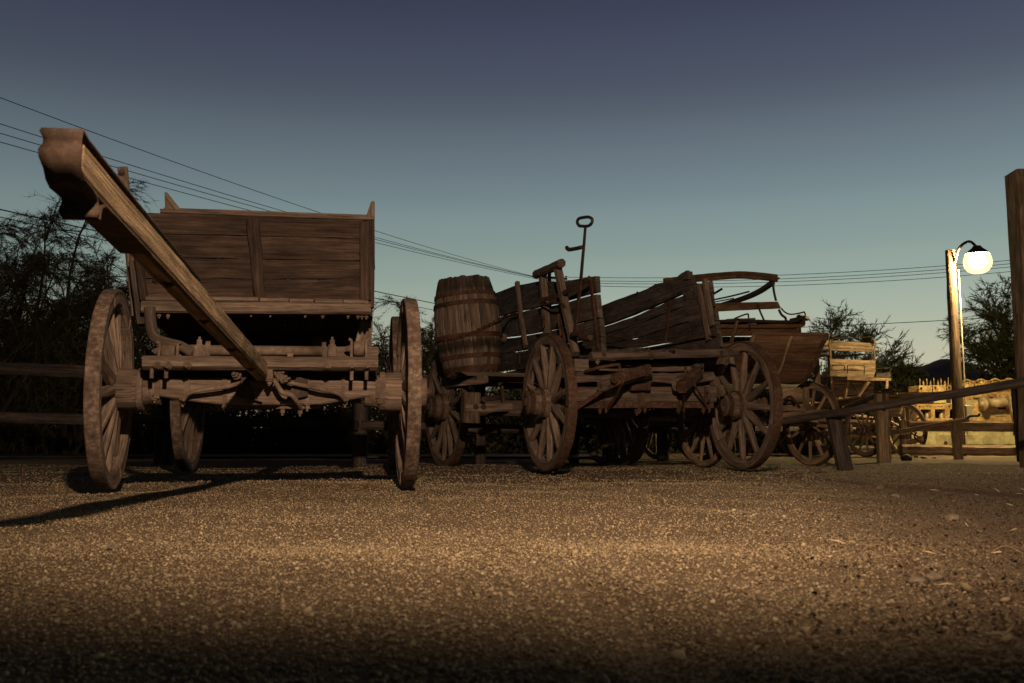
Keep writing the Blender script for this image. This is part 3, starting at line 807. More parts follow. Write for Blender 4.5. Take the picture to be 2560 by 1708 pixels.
# cross beam in front of the bolster
mb = MB(); timber(mb, f(360, 908, -.20), f(944, 911, -.20), .14, .074, seg=16, jit=.003, ch=.22); mb.build('cross_beam', 'wood_grey', W1)
mb = MB(); timber(mb, f(395, 885, -.02), f(943, 889, -.02), .16, .09, seg=12, jit=.004); mb.build('bolster', 'wood_grey', W1)
mb = MB(); timber(mb, f(372, 933, .12), f(938, 935, .12), .22, .14, seg=8); mb.build('sand_board', 'wood_fence', W1)
for px, py in ((468, 913), (818, 915), (394, 914), (420, 914), (880, 914), (917, 914)):
    bolt(W1, f(px, py, -.272), (0, -1, -.25), .013, .035)
for px, py in ((380, 920), (416, 920), (880, 925), (917, 924)):
    mb = MB(); tube(mb, [f(px, py - 6, -.24), f(px - 1, py + 26, -.24)], .011, 8); mb.build('hanger_rod', 'iron_dusty', W1)
# roller in its bearings
mb = MB(); a, b_ = f(515, 876, -.16), f(815, 878, -.16); ax = b_ - a; Lr = ax.length
lathe(mb, a, ax, [(0, .05), (.022, .05), (.024, .027), (Lr - .024, .027), (Lr - .022, .05), (Lr, .05)], 20); mb.build('brake_roller', 'iron_dusty', W1)
for px0, px1 in ((484, 513), (820, 841)):
    mb = MB(); slab(mb, [f(px0, 863, -.22), f(px1, 863, -.22), f(px1 + 2, 893, -.22), f(px0 - 2, 893, -.22)], Dv(.10)); mb.build('bearing_block', 'iron_dusty', W1, .006)
    bolt(W1, f((px0 + px1) / 2, 864, -.17), (0, 0, 1), .012, .05)
mb = MB(); slab(mb, [f(718, 884, -.19), f(734, 884, -.19), f(731, 894, -.19), f(719, 894, -.19)], Dv(.05)); mb.build('roller_arm', 'iron_dusty', W1)
# drums in forked brackets
for cx, cy, hw, hh in ((421, 878, 17, 18), (897, 872, 13, 19)):
    c = f(cx, cy, -.17); rr = (f(cx, cy - hh, -.17) - c).length; l = (f(cx + hw, cy, -.17) - c).length
    mb = MB(); lathe(mb, c - Vector((l, 0, 0)), (1, 0, 0), [(0, rr * .8), (.006, rr), (2 * l - .006, rr), (2 * l, rr * .8)], 22); mb.build('sheave', 'iron_dusty', W1)
    for s in (-1, 1):
        q = c + Vector((s * (l + .012), 0, 0))
        mb = MB(); tube(mb, smooth_path([q + Vector((0, -.02, -rr * 1.3)), q, q + Vector((0, 0, rr * .95)), q + Vector((s * .015, 0, rr * 1.25))], 4), .009, 6); mb.build('sheave_bracket', 'iron_dusty', W1)
    bolt(W1, c - Vector((l + .02, 0, 0)), (-1, 0, 0), .012, .03)
# bent wooden lever at the left
mb = MB(); tube(mb, smooth_path([f(374, 770, .02), f(378, 815, .0), f(388, 845, -.04), f(420, 858, -.08), f(452, 866, -.12), f(484, 886, -.16)], 6), .031, 12, r1=.028)
mb.build('bent_lever', 'wood_grey', W1)
# brace rods
mb = MB(); tube(mb, smooth_path([f(602, 958, -.16), f(560, 968, -.17), f(500, 976, -.17), f(472, 984, -.15), f(458, 1000, -.12)], 6), .013, 8); mb.build('brace_rod', 'iron_dusty', W1)
mb = MB(); tube(mb, smooth_path([f(702, 953, -.16), f(740, 960, -.17), f(800, 973, -.17), f(845, 984, -.15), f(864, 1001, -.12)], 6), .013, 8); mb.build('brace_rod', 'iron_dusty', W1)
mb = MB(); tube(mb, smooth_path([f(684, 948, -.20), f(697, 970, -.21), f(708, 982, -.21), f(728, 988, -.2), f(742, 1004, -.16), f(750, 1018, -.1)], 6), .014, 8); mb.build('drag_strap', 'iron_dusty', W1)
# hinge block at the tongue root
mb = MB(); slab(mb, [f(664, 924, -.25), f(682, 923, -.25), f(683, 950, -.25), f(664, 950, -.25)], Dv(.14)); mb.build('hinge_block', 'iron_dusty', W1, .006)
for px, py in ((690, 934), (697, 945), (705, 950)):
    bolt(W1, f(px, py, -.2), (1, -.3, .2), .013, .05)
bolt(W1, f(673, 952, -.24), (0, 0, -1), .012, .03); bolt(W1, f(592, 938, -.18), (-.4, -1, .2), .016, .04)
for s in ((590, 935, 640, 1000), (770, 940, 715, 1000)):
    mb = MB(); slab(mb, [f(s[0], s[1] + 10, -.13), f((s[0] + s[2]) / 2, s[1], -.13), f(s[2], s[3], -.13), f(s[2] + (15 if s[0] < 650 else -15), s[3] + 5, -.13), f(s[0], s[3] - 10, -.13)], Dv(.05)); mb.build('tongue_cheek', 'iron_dark', W1)
# tongue: level beam, coming toward the camera and to the left
th = F1.loc((-1.365, 5.25, .632)); tt_ = F1.loc((-0.950, 1.985, .866)); te_ = tt_ + (th - tt_).normalized() * .02
TD = (tt_ - th).normalized()
mb = MB(); timber(mb, th, te_, .078, .088, seg=26, jit=.0022, ch=.12, w1=.070, h1=.082); tongue = mb.build('tongue', 'wood_tan', W1)
s_, u_ = ortho(TD, (0, 0, 1))      # s_ points to the camera's left/right side of the beam
sgn = 1 if s_.x > 0 else -1
mb = MB(); q0 = th + TD * 1.0; q1 = tt_ - TD * .08
timber(mb, q0 + s_ * sgn * .030 - u_ * .047, q1 + s_ * sgn * .030 - u_ * .044, .014, .008, seg=12, jit=.001); mb.build('iron_strip', 'rust', tongue)
for t in (.45, 1.05, 1.7, 2.3):
    bolt(tongue, th + TD * t - u_ * .043, -u_, .013, .012, 'rust')
# iron tongue cap: strap along the top, turned down over the end in an S and flaring out at the foot
R_ = s_ * sgn
def cap_pt(fwd, up, side): return tt_ + TD * fwd + u_ * up + R_ * side
hw = .041
prof = [(-1.3, .0445), (-.42, .045), (-.2, .048), (-.03, .053), (.018, .056), (.026, .046), (.018, .033), (.017, .022), (.025, .006), (.024, -.010), (.008, -.030), (-.02, -.046), (-.06, -.051), (-.10, -.053), (-.119, -.058), (-.124, -.070), (-.119, -.083), (-.121, -.095)]
mb = MB(); vs, fs, gs = [], [], []
for i, (a, b_) in enumerate(prof):
    wob = .0 if i < 3 else .004 * math.sin(i * 1.7)
    for side in (-hw - wob, -hw * .4, hw * .4, hw + wob * .6):
        for t in (0, .006):
            j0, j1 = prof[max(i - 1, 0)], prof[min(i + 1, len(prof) - 1)]
            nx, ny = (j1[1] - j0[1]), -(j1[0] - j0[0]); ln = math.hypot(nx, ny)
            vs.append(cap_pt(a + nx / ln * t, b_ + ny / ln * t, side)); gs.append((a, b_, side))
nn = 8
for i in range(len(prof) - 1):
    for k in range(3):
        a = i * nn + k * 2
        fs += [(a, a + 2, a + nn + 2, a + nn), (a + 1, a + nn + 1, a + nn + 3, a + 3)]
    a = i * nn
    fs += [(a, a + nn, a + nn + 1, a + 1), (a + 6, a + 7, a + nn + 7, a + nn + 6)]
fs += [(0, 1, 3, 2), (2, 3, 5, 4), (4, 5, 7, 6)]
e0 = (len(prof) - 1) * nn
fs += [(e0, e0 + 2, e0 + 3, e0 + 1), (e0 + 2, e0 + 4, e0 + 5, e0 + 3), (e0 + 4, e0 + 6, e0 + 7, e0 + 5)]
mb.add(vs, fs, gs, True)
mb.build('tongue_cap', 'rust_brown', tongue)
prof2 = [(-.6, -.047), (-.3, -.048), (-.17, -.050), (-.145, -.062), (-.138, -.078), (-.136, -.094)]
mb = MB(); vs, fs = [], []
for a, b_ in prof2:
    for side in (-hw, hw):
        for t in (0, .006): vs.append(cap_pt(a - t, b_ - t * .5, side))
for i in range(len(prof2) - 1):
    for q in ((0, 1, 3, 2),):
        a = i * 4; fs += [(a, a + 4, a + 5, a + 1), (a + 1, a + 5, a + 7, a + 3), (a + 3, a + 7, a + 6, a + 2), (a + 2, a + 6, a + 4, a)]
fs += [(0, 1, 3, 2), (20, 22, 23, 21)]
mb.add(vs, fs); mb.build('tongue_foot_strap', 'rust_brown', tongue)

# box: front wall of four planks, sides and floor behind it
vb = .30
lx = [(350, 530), (355, 583), (360, 641), (363, 696), (370, 748)]; rx = [(906, 549), (906, 596), (906, 652), (906, 697), (906, 754)]
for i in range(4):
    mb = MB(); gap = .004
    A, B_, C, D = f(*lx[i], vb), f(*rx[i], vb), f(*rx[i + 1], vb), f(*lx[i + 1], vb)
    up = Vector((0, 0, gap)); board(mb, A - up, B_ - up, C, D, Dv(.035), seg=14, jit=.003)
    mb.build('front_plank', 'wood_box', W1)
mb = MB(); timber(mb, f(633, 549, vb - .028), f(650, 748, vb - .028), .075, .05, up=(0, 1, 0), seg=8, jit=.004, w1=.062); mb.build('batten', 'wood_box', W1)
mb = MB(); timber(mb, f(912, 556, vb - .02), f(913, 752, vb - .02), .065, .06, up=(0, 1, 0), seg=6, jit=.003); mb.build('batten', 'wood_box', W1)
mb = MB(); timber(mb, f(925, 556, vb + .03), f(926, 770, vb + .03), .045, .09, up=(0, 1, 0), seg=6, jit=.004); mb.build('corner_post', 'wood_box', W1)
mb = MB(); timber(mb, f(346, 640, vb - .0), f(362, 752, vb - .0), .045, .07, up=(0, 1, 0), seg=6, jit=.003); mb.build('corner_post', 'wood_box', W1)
# sill under the wall and the split ledge strips on it
mb = MB(); timber(mb, f(356, 769, vb - .03), f(926, 774, vb - .03), .10, .068, seg=14, jit=.002); mb.build('front_sill', 'wood_grey', W1)
for x0, x1, y0, y1 in ((366, 500, 748, 749), (500, 646, 748, 749), (650, 722, 751, 752), (725, 783, 753, 754), (788, 856, 753, 755), (858, 920, 754, 757)):
    mb = MB(); timber(mb, f(x0, y0, vb - .045), f(x1, y1, vb - .045), .05, .03, seg=5, jit=.003, ch=.25); mb.build('ledge_strip', 'wood_grey', W1)
for px, py in ((378, 790), (398, 788), (420, 789), (628, 784), (676, 785), (763, 786), (807, 788), (870, 789), (895, 790), (905, 791), (916, 791)):
    bolt(W1, f(px, py - 5, vb - .03), (0, 0, -1), .010, .034)
# side walls: planks running back
boxL = 2.9
for s, (xt, yt, xb, yb) in (('left', (330, 545, 352, 780)), ('right', (934, 552, 931, 790))):
    T, B_ = f(xt, yt, vb + .02), f(xb, yb, vb + .02)
    for i in range(5):
        a, c = T.lerp(B_, i / 5), T.lerp(B_, (i + 1) / 5)
        mb = MB(); g_ = Vector((0, 0, .004))
        back = Vector((-.02 if s == 'left' else .02, boxL, -.02))
        board(mb, a - g_, a + back - g_, c + back, c, Vector((.035 if s == 'left' else -.035, 0, 0)), seg=8, jit=.004)
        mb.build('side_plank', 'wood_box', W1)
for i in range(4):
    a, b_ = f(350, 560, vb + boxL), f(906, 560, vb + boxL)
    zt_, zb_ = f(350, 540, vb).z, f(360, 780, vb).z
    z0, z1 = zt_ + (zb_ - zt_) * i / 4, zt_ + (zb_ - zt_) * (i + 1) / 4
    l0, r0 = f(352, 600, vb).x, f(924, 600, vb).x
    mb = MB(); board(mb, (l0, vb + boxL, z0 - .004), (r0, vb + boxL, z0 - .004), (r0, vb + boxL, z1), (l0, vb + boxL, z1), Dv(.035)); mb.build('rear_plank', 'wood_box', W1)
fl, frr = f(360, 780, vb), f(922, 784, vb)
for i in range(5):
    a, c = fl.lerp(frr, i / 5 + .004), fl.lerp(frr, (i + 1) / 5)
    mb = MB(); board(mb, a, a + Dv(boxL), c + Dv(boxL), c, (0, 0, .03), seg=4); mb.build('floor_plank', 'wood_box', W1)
for k in (.22, .78):
    a = fl.lerp(frr, k)
    mb = MB(); timber(mb, a + Vector((0, 1.1, -.08)), a + Vector((0, boxL, -.08)), .10, .13); mb.build('sill_beam', 'wood_fence', W1)
mb = MB(); slab(mb, [f(905, 790, vb + .25), f(932, 790, vb + .25), f(928, 872, vb + .25), f(884, 872, vb + .25)], Dv(.05)); mb.build('bolster_stake', 'wood_grey', W1)
for yy in (1.6, 2.75):
    a = f(352, 600, vb); 
    mb = MB(); timber(mb, (fl.x, vb + yy, fl.z - .2), (frr.x, vb + yy, fl.z - .2), .12, .14); mb.build('cross_bearer', 'wood_fence', W1)
for s, a in (('l', fl.lerp(frr, .12)), ('r', fl.lerp(frr, .88))):
    mb = MB(); timber(mb, (a.x, 2.72, .74), (a.x, 2.72, fl.z - .1), .1, .12, up=(0, 1, 0)); mb.build('bolster_stake', 'wood_fence', W1)
mb = MB(); timber(mb, (0, .1, .56), (rl.lerp(rr_, .5).x, rl.lerp(rr_, .5).y, .68), .10, .10); mb.build('reach_pole', 'wood_fence', W1)
# top rail and pointed corner pieces
mb = MB(); timber(mb, f(402, 530, vb + .05), f(934, 549, vb + .05), .07, .026, seg=14, jit=.002); mb.build('top_rail', 'wood_grey', W1)
mb = MB(); board(mb, f(410, 519, vb + .12), f(930, 537, vb + .12), f(930, 552, vb + .12), f(405, 533, vb + .12), Dv(.03), seg=12, jit=.002); mb.build('top_board', 'wood_grey', W1)
mb = MB(); slab(mb, [f(411, 480, vb + .10), f(418, 481, vb + .10), f(452, 524, vb + .10), f(413, 530, vb + .10)], Dv(.03)); mb.build('corner_brace', 'wood_grey', W1, .003)
mb = MB(); slab(mb, [f(927, 506, vb + .08), f(931, 502, vb + .08), f(937, 504, vb + .08), f(937, 552, vb + .08), f(914, 545, vb + .08)], Dv(.03)); mb.build('corner_brace', 'wood_grey', W1, .003)
mb = MB(); board(mb, f(928, 540, vb + .04), f(937, 541, vb + .04), f(938, 636, vb + .04), f(929, 634, vb + .04), Dv(.3), seg=5); mb.build('side_board', 'wood_grey', W1)
mb = MB(); board(mb, f(930, 636, vb + .04), f(937, 636, vb + .04), f(938, 673, vb + .04), f(931, 670, vb + .04), Dv(.3), seg=5); mb.build('side_board', 'wood_box', W1)
# standing stake behind the tongue and its lower end
mb = MB(); timber(mb, f(306, 419, vb + .15), f(341, 790, vb + .15), .055, .05, up=(0, 1, 0), seg=7, jit=.003); mb.build('stake', 'wood_grey', W1)
bolt(W1, f(304, 432, vb + .12), (0, -1, 0), .012, .02, 'iron_dark')
mb = MB(); timber(mb, f(335, 655, vb + .06), f(355, 812, vb + .06), .05, .10, up=(0, 1, 0), seg=5); mb.build('side_stake', 'wood_fence', W1)
for px, py in ((391, 703), (905, 635), (905, 690), (905, 738)):
    bolt(W1, f(px, py, vb - .0), (-.6, -1, 0), .011, .03, 'iron_dark')

# ================================================================== the open-ended freight wagon in the middle
F2 = Frame(1.194, 8.39, 18)
W2 = thing('freight_wagon', F2, 'open-ended weathered grey wagon in the middle with broken plank sides', 'wagon')
f = lambda px, py, v: F2.V(px, py, v)
g = lambda px, py, u=-.43: F2.U(px, py, u)
kw2 = dict(n_sp=12, tread=.078, depth=.076, hub_r=.125, hub_l=.38, spoke_w=.068, tyre_m='rust')
wheel(W2, (-.935, 0, .575), .578, 0, side=-1, roll=.1, **kw2)
wheel(W2, (.935, 0, .575), .578, 0, side=1, roll=.35, **kw2)
kw2r = dict(n_sp=14, tread=.078, depth=.076, hub_r=.14, hub_l=.38, spoke_w=.066, tyre_m='rust')
ra = F2.loc(at(1116, 1015, 10.25)); ra.z = .61
wheel(W2, ra, .65, 4, side=-1, **kw2r)
rb = Vector((.80, ra.y, .61)); wheel(W2, rb, .65, 0, side=1, **kw2r)
mb = MB(); timber(mb, ra, rb, .15, .18); mb.build('rear_axle', 'wood_fence', W2)
# front axle: wood above an iron bar, bands, bolster over it
mb = MB(); board(mb, f(1432, 968, -.10), f(1792, 966, -.10), f(1792, 1004, -.10), f(1432, 1003, -.10), Dv(.17), seg=14, jit=.006); mb.build('front_axle', 'wood_grey', W2)
mb = MB(); board(mb, f(1420, 1004, -.112), f(1786, 1005, -.112), f(1786, 1020, -.112), f(1420, 1020, -.112), Dv(.16), seg=14, jit=.002); mb.build('axle_bar', 'rust', W2)
for px, w0, w1 in ((1604, 20, 8), (1512, 5, 4), (1702, 7, 6), (1765, 7, 6)):
    mb = MB(); slab(mb, [f(px - w0 / 2, 966, -.122), f(px + w0 / 2, 966, -.122), f(px + w1 / 2, 1016, -.122), f(px - w1 / 2, 1016, -.122)], Dv(.01)); mb.build('axle_strap', 'rust', W2)
mb = MB(); board(mb, f(1440, 930, -.06), f(1782, 934, -.06), f(1782, 958, -.06), f(1440, 955, -.06), Dv(.16), seg=16, jit=.012); mb.build('bolster', 'wood_grey', W2)
mb = MB(); board(mb, f(1436, 898, -.02), f(1760, 914, -.02), f(1760, 928, -.02), f(1436, 927, -.02), Dv(.16), seg=12, jit=.008); mb.build('sand_board', 'wood_grey', W2)
mb = MB(); timber(mb, f(1470, 908, .10), f(1782, 902, .10), .12, .11, seg=8); mb.build('rear_bolster', 'wood_fence', W2)
mb = MB(); timber(mb, f(1445, 1030, .25), f(1585, 1034, .25), .05, .09, seg=5); mb.build('hound', 'wood_fence', W2)
for px, py in ((1500, 1024), (1515, 1022), (1592, 1028), (1598, 1024), (1612, 1022), (1696, 1024), (1708, 1022), (1758, 1025), (1772, 1022)):
    bolt(W2, f(px, py - 3, -.08), (0, 0, -1), .014, .05, 'rust')
# front cross bar with rounded ends
mb = MB(); timber(mb, f(1477, 891, -.28), f(1814, 882, -.28), .075, .072, seg=14, jit=.004, ch=.28); bar = mb.build('cross_bar', 'wood_grey', W2)
for px, py in ((1510, 887), (1627, 886), (1804, 882)):
    bolt(bar, f(px, py, -.318), (0, -1, 0), .012, .016, 'rust')
bolt(bar, f(1494, 900, -.28), (0, 0, -1), .016, .04)
# iron-shod tongue stumps and hounds in front of the axle
def strap(pts, v, w, mat='rust_dark', th=.010, name='brace_strap'):
    P = [f(a, b_, vv) for (a, b_), vv in zip(pts, v if isinstance(v, (list, tuple)) else [v] * len(pts))]
    mb = MB()
    for a, b_ in zip(P[:-1], P[1:]): timber(mb, a, b_, th, w, up=(0, .2, 1), seg=3, jit=.001, ch=.2)
    return mb.build(name, mat, W2)
mb = MB(); timber(mb, f(1500, 968, -.34), f(1622, 928, -.16), .06, .075, seg=8, jit=.003, w1=.08, h1=.105); mb.build('hound_arm', 'wood_grey', W2)
mb = MB(); timber(mb, f(1532, 948, -.42), f(1622, 925, -.22), .05, .085, seg=6, jit=.002, h1=.10); hs = mb.build('hound_shoe', 'rust', W2)
for px, py in ((1536, 949), (1559, 941)):
    bolt(hs, f(px, py, -.455), (0, -1, 0), .018, .02, 'rust')
mb = MB(); slab(mb, [f(1580, 962, -.2), f(1628, 956, -.2), f(1628, 976, -.2), f(1580, 977, -.2)], Dv(.14)); mb.build('king_block', 'rust', W2, .006)
strap([(1440, 1022), (1500, 980), (1560, 950), (1612, 934)], [-.14, -.3, -.46, -.3], .035)
strap([(1521, 1020), (1540, 990), (1557, 954)], [-.14, -.3, -.46], .034)
strap([(1511, 1022), (1512, 980)], -.13, .014, th=.012)
mb = MB(); timber(mb, f(1703, 970, -.38), f(1745, 930, -.2), .09, .10, seg=5, jit=.003); mb.build('hound_shoe', 'rust', W2, .004)
mb = MB(); timber(mb, f(1694, 962, -.30), f(1745, 940, -.1), .11, .11, seg=5, jit=.004); mb.build('hound_arm', 'wood_grey', W2)
strap([(1706, 1022), (1711, 985), (1718, 952)], [-.14, -.3, -.4], .05)
strap([(1770, 1022), (1752, 990), (1738, 965), (1732, 945)], [-.14, -.26, -.34, -.36], .02, th=.016)
mb = MB(); tube(mb, smooth_path([f(1462, 930, -.1), f(1490, 921, -.24), f(1541, 912, -.30), f(1549, 917, -.30), f(1551, 950, -.28)], 6), .014, 8); mb.build('bent_rod', 'rust', W2)
mb = MB(); tube(mb, smooth_path([f(1714, 918, -.2), f(1715, 942, -.24), f(1740, 930, -.28)], 4), .012, 7); mb.build('bent_rod', 'rust', W2)
mb = MB(); tube(mb, smooth_path([f(1768, 978, -.16), f(1772, 990, -.2), f(1770, 1004, -.17)], 4), .014, 7); mb.build('bent_rod', 'rust', W2)
mb = MB(); timber(mb, f(1738, 945, -.14), f(1778, 941, -.10), .08, .09, seg=4, h1=.08); mb.build('side_brace', 'wood_grey', W2)
mb = MB(); timber(mb, f(1776, 942, -.10), f(1806, 985, -.04), .07, .06, seg=5, jit=.004); mb.build('side_brace', 'wood_grey', W2)
mb = MB(); slab(mb, [f(1738, 952, -.02), f(1778, 950, -.02), f(1772, 985, -.02), f(1748, 985, -.02)], Dv(.08)); mb.build('side_cheek', 'wood_grey', W2)
# floor: broken plank ends above the cross bar
for i in range(9):
    u0 = -.40 + i * .122
    mb = MB(); z = 1.03 + rj(.006); v0 = -.16 + rj(.07)
    board(mb, (u0, v0, z), (u0 + .116, v0 + rj(.03), z), (u0 + .116, v0, z - .028), (u0, v0, z - .028), Dv(3.0 + rj(.1)), seg=4, jit=.004)
    mb.build('floor_plank', 'wood_side', W2)
for u0 in (-.25, .45):
    mb = MB(); timber(mb, (u0, -.1, .955), (u0, 3.1, .955), .09, .12); mb.build('floor_sill', 'wood_fence', W2)
mb = MB(); timber(mb, (-.6, ra.y, .9), (.9, ra.y, .9), .14, .16); mb.build('rear_bolster', 'wood_fence', W2)
mb = MB(); timber(mb, (0.1, 0, .62), (.05, ra.y, .65), .09, .10); mb.build('reach_pole', 'wood_fence', W2)

def side_board(name, P, Q, u, th, mat='wood_side', seg=10, jit=.006, parent=None):
    """P = top-edge pixels left to right, Q = bottom-edge pixels left to right, on the plane x = u"""
    def samp(L, x):
        for (x0, y0), (x1, y1) in zip(L[:-1], L[1:]):
            if x <= x1: return y0 + (y1 - y0) * (x - x0) / (x1 - x0)
        return L[-1][1]
    mb = MB(); vs, gs, fs = [], [], []; n = seg; ro = random.uniform(0, 9)
    xs0, xs1, xe0, xe1 = P[0][0], Q[0][0], P[-1][0], Q[-1][0]
    for i in range(n + 1):
        t = i / n
        xt, xb = xs0 + (xe0 - xs0) * t, xs1 + (xe1 - xs1) * t
        a = F2.U(xt, samp(P, xt), u); c = F2.U(xb, samp(Q, xb), u)
        a.z += rj(jit); c.z += rj(jit); wob = rj(.004)
        for q, y in ((a, 1), (c, 0)):
            vs.append(q + Vector((wob, 0, 0))); gs.append((q.y + ro, q.z + ro, 0))
        for q in (c, a):
            vs.append(q + Vector((th + wob, 0, 0))); gs.append((q.y + ro, q.z + ro, .04))
    for i in range(n):
        for k in range(4):
            a, b_ = i * 4 + k, i * 4 + (k + 1) % 4
            fs.append((a, b_, b_ + 4, a + 4))
    fs.append((3, 2, 1, 0)); fs.append(tuple(n * 4 + k for k in range(4)))
    mb.add(vs, fs, gs)
    return mb.build(name, mat, parent or W2)
# near side (outer face toward us), four planks with daylight between the upper two
NU = -.43
side_board('side_plank', [(1150, 757), (1237, 735), (1290, 714), (1305, 700), (1316, 708), (1352, 703), (1405, 706), (1470, 694), (1488, 690)], [(1150, 806), (1237, 793), (1300, 776), (1403, 756), (1470, 735), (1490, 730)], NU, .045)
side_board('side_plank', [(1150, 812), (1237, 798), (1300, 781), (1403, 760), (1470, 739), (1490, 735)], [(1150, 856), (1240, 846), (1330, 835), (1400, 820), (1470, 800), (1496, 795)], NU, .045)
side_board('side_plank', [(1150, 860), (1240, 849), (1330, 838), (1400, 823), (1470, 803), (1497, 797)], [(1160, 893), (1240, 884), (1330, 872), (1420, 858), (1502, 840)], NU, .045)
side_board('side_plank', [(1160, 896), (1240, 887), (1330, 875), (1420, 861), (1503, 843)], [(1170, 934), (1260, 928), (1360, 915), (1440, 900), (1506, 884)], NU, .045)
# far side (inner face toward us)
FU = .706
side_board('side_plank', [(1460, 780), (1502, 764), (1561, 743), (1617, 722), (1650, 704), (1676, 709), (1723, 695), (1738, 713)], [(1460, 830), (1506, 814), (1547, 800), (1607, 776), (1673, 746), (1740, 721)], FU, .05, seg=14)
side_board('side_plank', [(1460, 836), (1506, 819), (1547, 806), (1607, 783), (1673, 752), (1745, 726)], [(1460, 850), (1510, 836), (1600, 807), (1680, 776), (1760, 744)], FU + .005, .05, seg=12)
side_board('side_plank', [(1460, 852), (1510, 838), (1600, 809), (1680, 779), (1762, 748)], [(1460, 868), (1510, 860), (1600, 842), (1690, 812), (1768, 790)], FU, .05, seg=12)
side_board('side_plank', [(1460, 870), (1510, 862), (1600, 845), (1690, 815), (1770, 793)], [(1460, 884), (1510, 880), (1600, 868), (1700, 850), (1780, 832)], FU, .05, seg=12)
side_board('side_plank', [(1460, 886), (1510, 882), (1600, 871), (1700, 853), (1782, 836)], [(1460, 900), (1510, 896), (1600, 890), (1700, 880), (1796, 870)], FU, .05, seg=12)
side_board('broken_top_piece', [(1675, 706), (1706, 682), (1715, 677), (1720, 679)], [(1678, 712), (1706, 704), (1716, 700), (1722, 698)], FU + .01, .05, seg=6, jit=.003)
mb = MB(); slab(mb, [F2.U(1706, 700, FU - .03), F2.U(1712, 678, FU - .03), F2.U(1717, 676, FU - .03), F2.U(1720, 698, FU - .03)], (.03, 0, 0)); mb.build('splinter', 'wood_side', W2)
# end grain of the far side and its two stakes
for i, (y0, y1) in enumerate(((704, 732), (735, 768), (771, 800), (803, 835), (838, 868))):
    x0 = 1771 + i * 5.2
    a, b_ = F2.U(x0, y0, FU + .0), F2.U(x0 + 4, y1, FU + .0)
    mb = MB(); board(mb, a, a + Vector((.055, 0, 0)), b_ + Vector((.055, 0, 0)), b_, Dv(.5), seg=3, jit=.004); mb.build('end_board', 'wood_side', W2)
for pts, w in ((((1747, 712), (1772, 850)), .045), (((1762, 700), (1781, 815)), .06)):
    a, b_ = F2.U(*pts[0], FU - .03), F2.U(*pts[1], FU - .03)
    mb = MB(); timber(mb, a, b_, .04, w, up=(0, 1, 0), seg=6, jit=.004); mb.build('stake', 'wood_grey', W2)
a, b_ = F2.U(1675, 750, FU - .02), F2.U(1662, 858, FU - .02)
mb = MB(); timber(mb, a, b_, .012, .05, up=(0, 1, 0), seg=4, jit=.001); mb.build('iron_strap', 'rust_dark', W2)
mb = MB(); tube(mb, smooth_path([F2.U(1508, 840, FU - .25), F2.U(1580, 850, FU - .2), F2.U(1640, 857, FU - .12), F2.U(1700, 852, FU - .06), F2.U(1790, 838, FU - .03)], 5), .010, 6); mb.build('tie_rod', 'rust', W2)
for px, py in ((1593, 735), (1592, 772), (1591, 799), (1592, 834), (1578, 846), (1712, 745), (1718, 784), (1724, 825), (1720, 848)):
    bolt(W2, F2.U(px, py, FU), (-1, 0, 0), .016, .014, 'iron_dark')
# near-side stakes, crosspiece, brake lever and irons (outside the near planks)
def nside(pts, w, th, name, mat='wood_grey', u=NU - .04, **k):
    P = [F2.U(a, b_, u) for a, b_ in pts]; mb = MB()
    for a, b_ in zip(P[:-1], P[1:]): timber(mb, a, b_, th, w, up=(0, 1, 0), seg=6, jit=.004, **k)
    return mb.build(name, mat, W2)
nside([(1293, 706), (1303, 800), (1314, 866)], .065, .045, 'stake')
nside([(1357, 688), (1368, 836)], .085, .07, 'stake', u=NU - .05)
nside([(1394, 670), (1414, 770), (1439, 885)], .08, .065, 'stake', u=NU - .12)
nside([(1376, 704), (1374, 760)], .06, .04, 'stake', u=NU + .10, mat='wood_side')
mb = MB(); timber(mb, F2.U(1340, 687, NU - .06), F2.U(1404, 659, NU - .14), .075, .082, seg=7, jit=.006, ch=.28); cp = mb.build('crosspiece', 'wood_grey', W2)
for px, py in ((1347, 684), (1392, 664)): bolt(cp, F2.U(px, py, NU - .15), (-1, 0, 0), .014, .02, 'rust')
# brake lever with ring handle
LU = NU - .16
mb = MB(); timber(mb, F2.U(1436, 838, LU), F2.U(1452, 700, LU), .018, .062, up=(0, 1, 0), seg=5, jit=.001, h1=.05); lev = mb.build('brake_lever', 'rust_dark', W2)
mb = MB(); timber(mb, F2.U(1452, 702, LU), F2.U(1464, 563, LU), .018, .048, up=(0, 1, 0), seg=5, jit=.001, h1=.030); mb.build('lever_shaft', 'iron_dark', lev)
ring = [F2.U(a, b_, LU) for a, b_ in ((1448, 565), (1443, 556), (1447, 547), (1458, 544), (1472, 543), (1480, 548), (1480, 556), (1473, 564), (1462, 566))]
ring = smooth_path(ring + [ring[0]], 4)[:-1]
mb = MB(); tube(mb, ring, .014, 8, closed=True); mb.build('ring_handle', 'iron_dark', lev)
mb = MB(); tube(mb, smooth_path([F2.U(1456, 618, LU), F2.U(1438, 622, LU), F2.U(1422, 624, LU - .02), F2.U(1417, 619, LU - .02)], 4), .019, 8); mb.build('foot_peg', 'iron_dark', lev)
mb = MB(); tube(mb, smooth_path([F2.U(1432, 838, LU), F2.U(1448, 836, LU - .02), F2.U(1462, 846, LU - .02), F2.U(1476, 844, LU - .02)], 4), .030, 10, r1=.024); mb.build('pivot_hook', 'rust', W2)
mb = MB(); tube(mb, smooth_path([F2.U(1452, 840, LU), F2.U(1455, 822, LU), F2.U(1457, 808, LU)], 4), .018, 8, r1=.014); mb.build('pivot_horn', 'rust', W2)
nside([(1349, 752), (1400, 738), (1440, 718), (1474, 696)], .045, .012, 'iron_tie', 'rust_dark', NU - .14)
